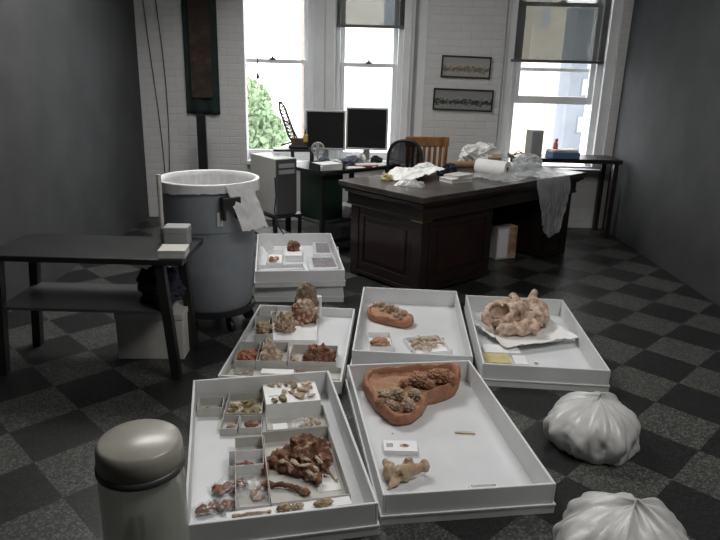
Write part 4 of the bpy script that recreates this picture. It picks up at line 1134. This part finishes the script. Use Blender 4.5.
def monitor(label,x0,x1,y0,y1,zb0,zt0):
    c=Vector(((x0+x1)/2,(y0+y1)/2,0)); rz=math.atan2(y1-y0,x1-x0); w_=math.hypot(x1-x0,y1-y0); h=zt0-zb0
    t=thing('monitor',label,'monitor',(c.x,c.y+.05,CT),rz,'monitors on the computer desk')
    b=zb0-CT; hw=w_/2
    fr=MB().box(-hw,-hw+.016,-.05,-.005,b,b+h).box(hw-.016,hw,-.05,-.005,b,b+h).box(-hw+.016,hw-.016,-.05,-.005,b+h-.016,b+h).box(-hw+.016,hw-.016,-.05,-.005,b,b+.018)
    fr.build('bezel',M_['silver'],t,bevel=.003)
    MB().box(-hw+.014,hw-.014,-.043,-.012,b+.016,b+h-.014).build('screen',M_['screen'],t)
    MB().box(-hw+.03,hw-.03,-.005,.03,b+.03,b+h-.03).build('housing',M_['black_plastic'],t,bevel=.01)
    MB().box(-.03,.03,.0,.03,.01,b+h*.5).build('stand',M_['silver'],t)
    MB().lathe([(0,0),(.10,0),(.098,.010),(0,.012)],28,Matrix.Diagonal((1,.75,1,1))).build('stand_base',M_['silver'],t)
monitor('dark flat monitor on the left of the pair on the computer desk',-.515,-.150,5.94,5.96,.845,1.200)
monitor('dark flat monitor on the right of the pair on the computer desk',-.142,.240,5.96,5.94,.855,1.232)
# raised black platform with the crane model
RP=cd(.19,.47)
t=thing('raised_shelf','low black raised shelf standing on the left end of the computer desk','shelf',(RP.x-.03,RP.y,CT),R(10))
MB().box(-.19,.17,-.10,.10,.125,.145).build('shelf_board',M_['black_metal'],t,bevel=.003)
for x in (-.02,.15):
    for y in (-.06,.085): MB().box(x-.01,x+.01,y-.01,y+.01,0,.125).build('leg',M_['black_metal'],t)
CRZ=CT+.146
M_['crane']=mat('crane_paint',(0.035,0.022,0.018),(0.09,0.05,0.035),40,0.5)
M_['craneyellow']=mat('crane_yellow',(0.42,0.31,0.07),rough=.5)
t=thing('crane_model','small dark lattice-boom crawler crane model standing on the raised black shelf','crane model',(RP.x+.0,RP.y-.01,CRZ),R(0))
for sy in (-1,1): MB().box(-.08,.09,sy*.035-.014,sy*.035+.014,0,.03).build('crawler_track',M_['black_plastic'],t,bevel=.01)
MB().box(-.055,.085,-.04,.04,.03,.09).box(-.03,.02,-.02,.02,.02,.03).build('engine_house',M_['crane'],t,bevel=.004)
MB().box(.05,.088,-.046,-.01,.06,.12).build('cab',M_['craneyellow'],t,bevel=.004)
bo=MB(); p0=Vector((-.035,0,.05)); p1=Vector((-.150,-.02,.385))
d=(p1-p0); ax=Vector((1,0,.3)).normalized(); ay=Vector((0,1,0))
def bp(k,i,wd=.042):
    s=[(-1,-1),(1,-1),(1,1),(-1,1)][i]; tp=min(1,k*5+.3,(1-k)*5+.35)
    return p0+d*k+(ax*s[0]+ay*s[1])*wd*tp*.5*1.2
nseg=11
for i in range(4):
    for k in range(nseg): bo.tube([bp(k/nseg,i),bp((k+1)/nseg,i)],.0065,5)
for k in range(nseg):
    for i in range(4):
        j=(i+1)%4
        bo.tube([bp(k/nseg,i),bp((k+1)/nseg,j)],.005,4)
        bo.tube([bp(k/nseg,i),bp(k/nseg,j)],.005,4)
bo.build('lattice_boom',M_['crane'],t)
MB().box(-.016,.016,-.012,.012,-.012,.012,Matrix.Translation(p1)).build('boom_head',M_['black_plastic'],t)
MB().tube([(.0,-.02,.08),(-.06,-.02,.20),(-.12,-.02,.24)],.007,6).tube([(-.03,.02,.06),(-.15,.0,.02)],.008,6).tube([(.04,0,.07),(.07,0,.17)],.005,6).tube([(.055,0,.07),(.07,0,.17)],.004,6).tube([(.07,0,.17),(p1.x,p1.y,p1.z)],.0014,4).tube([(-.05,-.0,.05),(-.14,0,.03)],.006,6).build('mast_and_stays',M_['crane'],t)
# PC tower and its stand
t=thing('tower_stand','low black metal stand under the computer tower','stand',(-.745,5.51,0),R(37))
# local x along the front of the tower, y along its depth (turned so that the front faces right)
MB().box(-.13,.14,-.23,.25,.34,.362).build('shelf_top',M_['black_metal'],t)
for x in (-.115,.125):
    for y in (-.215,.235): MB().box(x-.012,x+.012,y-.012,y+.012,0,.34).build('leg',M_['black_metal'],t)
MB().box(-.12,.13,-.21,.23,.14,.155).build('lower_shelf',M_['black_metal'],t)
TZ=.3625
a=math.atan2(.8,-.6)          # direction of the long side
dL=Vector((-.6,.8,0)); dF=Vector((.8,.6,0)); C0=Vector((-.700,5.28,0))
ctr=C0+dL*.225+dF*.1
t=thing('computer_tower','light beige computer tower with a dark front, standing beside the grey bin','computer',(ctr.x,ctr.y,TZ),math.atan2(dF.y,dF.x))
# local x = dF (across the width), y = perpendicular = dL ; front face is y = -.225
MB().box(-.10,.10,-.215,.225,0,.475).build('case',M_['beige_metal'],t,bevel=.006)
MB().box(-.098,.098,-.232,-.215,.004,.471).build('front_panel',M_['grey_metal'],t,bevel=.006)
for k in range(2): MB().box(-.075,.075,-.236,-.232,.40-.05*k,.435-.05*k).build('drive_bay',M_['silver'],t)
MB().box(-.101,-.100,-.16,.2,.10,.10).build('side_seam',M_['grey_metal'],t)
# desk clutter
q=cd(.22,.10); t=thing('paper_tray','black desk tray stacked with papers at the left end of the computer desk','paper tray',(q.x,q.y,CT),R(30))
MB().box(-.12,.12,-.10,.10,0,.006).box(-.12,-.115,-.10,.10,.006,.06).box(.115,.12,-.10,.10,.006,.06).box(-.115,.115,.095,.10,.006,.06).build('tray_body',M_['black_plastic'],t)
q2=Vector((q.x,q.y,CT+.0065))
for k in range(3):
    slip('sheet of white paper stacked in the black desk tray',(q2.x,q2.y,q2.z+.018*k),.20,.17,R(30+4*k),'paper',th=.016,name='paper_stack',group='paper in the black desk tray')
q=cd(.26,.28); t=thing('desk_fan','small round silver desk fan in front of the left monitor','fan',(q.x,q.y,CT),R(5))
MB().lathe([(0,0),(.045,0),(.04,.012),(0,.016)],20).build('base',M_['silver'],t)
MB().tube([(0,0,.01),(0,0,.11)],.006,8).build('stem',M_['silver'],t)
fg=MB()
RX=Matrix.Translation((0,0,.155))@Matrix.Rotation(R(90),4,'X')
for r_ in (.014,.028,.042,.052): fg.tube([(r_*math.cos(2*math.pi*k/24),r_*math.sin(2*math.pi*k/24),.012) for k in range(25)],.0018,5,RX,False)
for k in range(12): fg.tube([(0,0,.016),(.052*math.cos(k*math.pi/6),.052*math.sin(k*math.pi/6),.008)],.0013,4,RX)
fg.tube([(.054*math.cos(2*math.pi*k/24),.054*math.sin(2*math.pi*k/24),0) for k in range(25)],.006,6,RX,False)
fg.build('guard',M_['silver'],t)
bl=MB()
for k in range(4): bl.box(.006,.046,-.013,.013,-.002,.002,RX@Matrix.Rotation(k*math.pi/2,4,'Z')@Matrix.Rotation(R(25),4,'X'))
bl.build('blades',M_['beige_metal'],t)
q=cd(.36,.16); b=thing('book','dull red book lying open side up near the front of the computer desk','book',(q.x,q.y,CT),R(20))
MB().box(-.09,.09,-.065,.065,0,.004).box(-.09,.09,-.065,.065,.021,.025).box(-.09,-.086,-.065,.065,.004,.021).build('cover',M_['red'],b)
MB().box(-.086,.088,-.062,.062,.004,.021).build('pages',M_['card'],b)
q=cd(.60,.22); crumple('slate blue cloth bundle under the right monitor',(q.x,q.y,CT),(.24,.15,.085),8,'slate',.3,'cloth_bundle','cloth')
q=cd(.78,.10); slip('white paper lying at the right end of the computer desk',(q.x,q.y,CT),.25,.16,DYAW+.2,'paper',th=.004)
q=cd(.50,.08); slip('white paper lying in front of the slate blue cloth',(q.x,q.y,CT),.18,.12,DYAW-.2,'paper',th=.004)
q=cd(.44,.25); crumple('crumpled white paper between the two monitors on the computer desk',(q.x,q.y,CT),(.12,.09,.06),12,'paper',.3)
q=cd(.88,.20); crumple('bunched dark cable bundle at the right end of the computer desk',(q.x,q.y,CT),(.14,.10,.07),14,'black_plastic',.3,'cable_bundle','cables')
q=cd(.55,.30,.3005); slip('stack of grey papers on the lower shelf of the computer desk',(q.x,q.y,.3005),.30,.22,DYAW,'card',th=.06,name='paper_stack')
q=cd(.45,.13,.3005); crumple('crumpled white paper on the lower shelf right of the green pedestal',(q.x,q.y,.3005),(.10,.12,.10),16,'paper',.3)
q=cd(.66,.10); b=thing('book','thin red folder lying before the right monitor on the computer desk','folder',(q.x,q.y,CT),R(12))
MB().box(-.10,.10,-.06,.06,0,.012).build('cover',M_['red'],b,bevel=.002); MB().box(-.095,.102,-.055,.055,.012,.020).build('loose_sheets',M_['paper'],b)
b.name='paper_folder'
q=cd(.72,.30); crumple('crumpled white paper heap behind the slate blue cloth',(q.x,q.y,CT),(.20,.14,.10),44,'paper',.3)
q=cd(.38,.34); crumple('dark rumpled bundle between the desk fan and the left monitor',(q.x,q.y,CT),(.14,.10,.075),45,'slate',.3,'cloth_bundle','cloth')
q=cd(.62,.30,0); t=thing('paper_carton','open grey carton of papers on the floor under the computer desk','box',(q.x,q.y,0),DYAW)
MB().box(-.16,.16,-.12,.12,0,.01).box(-.16,-.152,-.12,.12,.01,.19).box(.152,.16,-.12,.12,.01,.19).box(-.152,.152,-.12,-.112,.01,.19).box(-.152,.152,.112,.12,.01,.19).build('carton_body',M_['carton_grey2'],t)
MB().box(-.14,.14,-.10,.10,.01,.17).build('papers',M_['paper'],t)
# cables hanging behind bin
o=MB().tube([(-.70,5.22,.70),(-.69,5.20,.55),(-.705,5.21,.42),(-.66,5.14,.30),(-.60,5.2,.18)],.006,6).build('power_cable',M_['black_plastic']); tag(o,'black power cable trailing down beside the computer tower','cable')

# ------------------------------------------------------------------ wall things
def picture(label,x0,x1,z0,z1,tilt,art):
    t=thing('framed_picture',label,'picture',((x0+x1)/2,WY-.001,(z0+z1)/2),0,'framed pictures on the pier')
    t.rotation_euler=(0,R(tilt),0)
    hw,hh=(x1-x0)/2,(z1-z0)/2; fw=.014
    MB().box(-hw,hw,-.022,0,hh-fw,hh).box(-hw,hw,-.022,0,-hh,-hh+fw).box(-hw,-hw+fw,-.022,0,-hh+fw,hh-fw).box(hw-fw,hw,-.022,0,-hh+fw,hh-fw).build('frame',M_['black_metal'],t,bevel=.002)
    MB().box(-hw+fw,hw-fw,-.010,-.002,-hh+fw,hh-fw).build('artwork',art,t)
def strip_art(name,base,dark,tint):
    M=bpy.data.materials.new(name); M.use_nodes=True; nt=M.node_tree; N=nt.nodes; L=nt.links; b=N['Principled BSDF']
    tc=N.new('ShaderNodeTexCoord'); sp=N.new('ShaderNodeSeparateXYZ'); L.new(tc.outputs['Object'],sp.inputs[0])
    n=N.new('ShaderNodeTexNoise'); n.inputs['Scale'].default_value=45; n.inputs['Detail'].default_value=6; L.new(tc.outputs['Object'],n.inputs['Vector'])
    ab=N.new('ShaderNodeMath'); ab.operation='ADD'; ab.inputs[1].default_value=.025; L.new(sp.outputs[2],ab.inputs[0])
    a2=N.new('ShaderNodeMath'); a2.operation='ABSOLUTE'; L.new(ab.outputs[0],a2.inputs[0])
    m1=N.new('ShaderNodeMath'); m1.operation='MULTIPLY_ADD'; m1.inputs[1].default_value=-7.0; m1.inputs[2].default_value=.30; L.new(a2.outputs[0],m1.inputs[0])
    m2=N.new('ShaderNodeMath'); m2.operation='ADD'; L.new(m1.outputs[0],m2.inputs[0]); L.new(n.outputs['Fac'],m2.inputs[1])
    r=N.new('ShaderNodeValToRGB'); r.color_ramp.elements[0].position=.55; r.color_ramp.elements[0].color=(*base,1); r.color_ramp.elements[1].position=.72; r.color_ramp.elements[1].color=(*dark,1)
    e=r.color_ramp.elements.new(.40); e.color=(*tint,1)
    L.new(m2.outputs[0],r.inputs[0]); L.new(r.outputs[0],b.inputs['Base Color']); b.inputs['Roughness'].default_value=.35
    return M
picture('upper narrow framed landscape print on the brick pier',.776,1.268,1.506,1.715,1.0,strip_art('faded_landscape',(0.42,0.38,0.33),(0.16,0.14,0.12),(0.33,0.32,0.31)))
picture('lower narrow framed print with a dark frieze on the brick pier',.713,1.317,1.188,1.400,.8,strip_art('dark_frieze',(0.30,0.31,0.29),(0.035,0.04,0.035),(0.24,0.25,0.24)))
# wall hanging
t=thing('wall_hanging','dark green cloth wall hanging with a faded brown picture, on the left brick wall','wall hanging',(-1.61,WY-.02,1.09))
def hang(u,v):
    return Vector(((u-.5)*.335,-.012+.010*math.sin(u*14)*(1-v*.6),v*1.35+.004*math.sin(u*20)))
M_['hang']=mat('green_velvet',(0.006,0.016,0.014),(0.012,0.028,0.024),10,.85)
M_['hangpic']=mat('faded_brown_print',(0.020,0.012,0.008),(0.060,0.034,0.019),11,.7,c3=(0.095,0.065,0.038))
link('cloth',cloth_mesh(40,30,hang,.004),M_['hang'],t,True)
MB().box(-.105,.105,-.034,-.024,.16,1.30).build('picture_panel',M_['hangpic'],t)
MB().tube([(-.21,-.012,1.355),(.21,-.012,1.355)],.012,8).build('rod',M_['black_metal'],t)
# black post below it
t=thing('black_post','slim black post standing behind the grey bin below the wall hanging','post',(-1.575,6.42,0))
MB().box(-.045,.045,-.02,.02,.02,1.10).build('post_shaft',M_['black_metal'],t,bevel=.003)
MB().box(-.17,.17,-.14,.14,0,.02).build('base_plate',M_['black_metal'],t,bevel=.004)
# thin cables on the left wall
for k,(x,s,lb) in enumerate(((-1.99,.05,'thin dark cable hanging on the left brick wall, nearer the hanging'),(-2.06,.08,'thin dark cable hanging on the left brick wall, farther from the hanging'))):
    o=MB().tube([(x-.05+s*z/2.6*0+.06*math.sin(z*1.4+k),WY-.008,z) for z in [i*.13+.3 for i in range(20)]],.005,6).build('wall_cable',M_['grey_metal']); tag(o,lb,'cable')

# ------------------------------------------------------------------ table under right window
t=thing('side_table','dark narrow table under the right-hand window','table',(2.03,6.475,0))
MB().box(-.52,.52,-.20,.20,.74,.78).build('table_top',M_['wood'],t,bevel=.004)
for x in (-.47,.47):
    for y in (-.16,.16): MB().box(x-.022,x+.022,y-.022,y+.022,0,.74).build('leg',M_['wood'],t)
t=thing('loudspeaker','grey upright loudspeaker on the table under the right-hand window','loudspeaker',(1.70,6.40,.7805),R(12))
MB().box(-.065,.065,-.06,.06,0,.26).build('cabinet',M_['beige_metal'],t,bevel=.006)
MB().box(-.052,.052,-.065,-.06,.02,.24).build('grille',M_['silver'],t)
o=MB().tube([(1.50,6.34,.80),(1.54,6.36,.84),(1.60,6.34,.81),(1.63,6.33,.79)],.006,6).tube([(1.48,6.36,.79),(1.56,6.32,.825),(1.61,6.30,.79)],.005,6).build('cable_tangle',M_['black_plastic']); tag(o,'tangle of black cable left of the grey loudspeaker','cable')
o=MB().box(-.14,.14,-.09,.09,0,.06).build('blue_box',M_['blue'],None,False,.004,(1.98,6.36,.7805),R(8)); tag(o,'flat blue box right of the grey loudspeaker','box')
for k in range(2):
    o=slip(['cream envelope lying lowest on the blue box','white envelope lying uppermost on the blue box'][k],(1.97+.01*k,6.36,.8412+.0125*k),.26,.16,R(4+9*k),['card','paper'][k],th=.012,name='envelope',cat='envelope',group='envelopes on the blue box')
M_['coral']=mat('coral_plastic',(0.62,0.16,0.11),rough=.5)
t=thing('red_bottle','small coral-red spray bottle on the envelopes by the right window','bottle',(1.905,6.37,.8665))
MB().lathe([(0,0),(.022,0),(.024,.02),(.020,.055),(.009,.07),(0,.07)],18).build('bottle_body',M_['coral'],t,smooth=True)
MB().box(-.012,.012,-.03,.012,.07,.10).build('spray_head',M_['coral'],t,bevel=.003)

# ------------------------------------------------------------------ left work table
M_['carton_grey']=mat('grey_carton',(0.30,0.31,0.31),(0.35,0.36,0.36),8,.6)
t=thing('work_table','black-legged work table at the left edge, in front of the grey bin','table',(-1.375,3.17,-.0))
MB().box(-.45,.52,-.20,.24,.620,.650).build('table_top',M_['black_metal'],t,bevel=.004)
for (x,y,dx) in ((.40,-.165,.05),(-.40,-.165,-.05),(.40,.20,.05),(-.40,.20,-.05)):
    MB().bar((x+dx,y,0),(x,y,.620),.045).build('leg',M_['black_metal'],t)
MB().box(-.42,.42,-.18,.22,.36,.375).build('lower_shelf',M_['grey_metal'],t)
o=thing('card_box','flat white card box on the corner of the left work table','box',(-.915,3.05,.6505),R(5))
MB().box(-.065,.065,-.06,.06,0,.03).build('body',M_['card'],o,bevel=.002); MB().box(-.067,.067,-.062,.062,.03,.042).build('lid',M_['card'],o,bevel=.002)
o=thing('card_box','grey-white carton standing on the left work table behind the flat box','box',(-.95,3.25,.6505),R(3))
MB().box(-.062,.062,-.05,.05,0,.10).build('body',M_['carton_grey'],o,bevel=.006); MB().box(-.064,.064,-.052,.052,.07,.105).build('lid',M_['carton_grey'],o,bevel=.006)
o=MB().lathe([(0,0),(.012,0),(.012,.36),(0,.36)],18).build('paper_tube',M_['card'],None,False,0,(-1.045,3.30,.6505)); tag(o,'pale upright paper tube on the left work table','tube')
o=thing('storage_box','white storage box standing on the floor under the left work table','box',(-1.13,3.33,0),R(2))
MB().box(-.18,.18,-.11,.11,0,.235).build('body',M_['card'],o,bevel=.004); MB().box(-.185,.185,-.115,.115,.235,.27).build('lid',M_['card'],o,bevel=.004)
o=crumple('dark cloth bundle on the shelf of the left work table',(-1.03,3.16,.3755),(.26,.22,.20),22,'navy',.2,'dark_cloth','cloth')

# ------------------------------------------------------------------ specimen jar, bottom left
t=thing('specimen_jar','tall glass jar with a cream lid at the bottom left corner','jar',(-.545,1.42,0))
JR,JH=.108,.575
MB().lathe([(0,.0),(JR*.95,.0),(JR,.02),(JR,JH-.05),(JR*.9,JH-.02),(JR*.88,JH+.02),(JR*.85,JH+.02),(JR*.87,JH-.02),(JR*.96,JH-.05),(JR*.96,.025),(0,.015)],48).build('glass_body',M_['jar_glass'],t,smooth=True)
M_['lid']=mat('cream_lid',(0.26,0.25,0.215),(0.38,0.365,0.32),9,.3)
MB().lathe([(0,JH+.070),(JR*.88,JH+.070),(JR*.95,JH+.064),(JR*.99,JH+.050),(JR*.99,JH-.008),(JR*.93,JH-.012),(JR*.90,JH+.021),(0,JH+.03)],48).build('lid',M_['lid'],t,smooth=True)
MB().lathe([(JR*.99,JH-.012),(JR*1.03,JH-.008),(JR*1.03,JH+.004),(JR*.99,JH+.008)],48).build('lid_band',M_['grey_metal'],t,smooth=True)
link('contents',lump_mesh((JR*1.8,JR*1.8,.40),77,.2,3,5,True,.2),M_['card'],t,True).location=(0,0,.026)
# ------------------------------------------------------------------ white plastic bags, right edge
M_['film_bag']=mat('white_bag_plastic',(0.50,0.50,0.49),(0.60,0.60,0.59),6,.35,.35,22)
def floorbag(label,pos,R_,H,seed):
    """a slack plastic bag standing on the floor, gathered towards its open top"""
    bm=bmesh.new(); nu,nv=120,44; g=[]
    for j in range(nv+1):
        v=j/nv; row=[]
        if v<.15: base=v/.15*.95; z=0.0
        else:
            k=(v-.15)/.85; base=max(.02,.95+.16*math.sin(k*2.6)-1.05*k**2.6); z=H*(1-(1-k)**1.3)
        for i in range(nu):
            a=2*math.pi*i/nu
            p=Vector((math.cos(a),math.sin(a),0))
            f=mnoise.noise(p*1.6+Vector((seed,0,z*4)))*.20+ (abs(mnoise.noise(p*3.6+Vector((0,seed,z*6))))-.2)*.22 + (abs(mnoise.noise(p*8+Vector((0,seed,z*14))))-.2)*.09
            f*=min(1,v*6)
            r=R_*base*(1+f)
            row.append(bm.verts.new((p.x*r,p.y*r,max(0,z*(1+.12*mnoise.noise(p*2+Vector((5,seed,0))))))))
        g.append(row)
    for j in range(nv):
        for i in range(nu):
            bm.faces.new((g[j][i],g[j][(i+1)%nu],g[j+1][(i+1)%nu],g[j+1][i]))
    bmesh.ops.remove_doubles(bm,verts=bm.verts[:],dist=1e-5)
    me=bpy.data.meshes.new('b');bm.to_mesh(me);bm.free()
    o=link('plastic_bag',me,M_['film_bag'],None,True,0,pos,0); return tag(o,label,'bag')
floorbag('slack white plastic bag standing at the right edge, between the two right-hand trays',(1.065,2.50,0),.185,.22,31)
floorbag('slack white plastic bag in the bottom right corner',(.875,1.68,0),.215,.29,34)
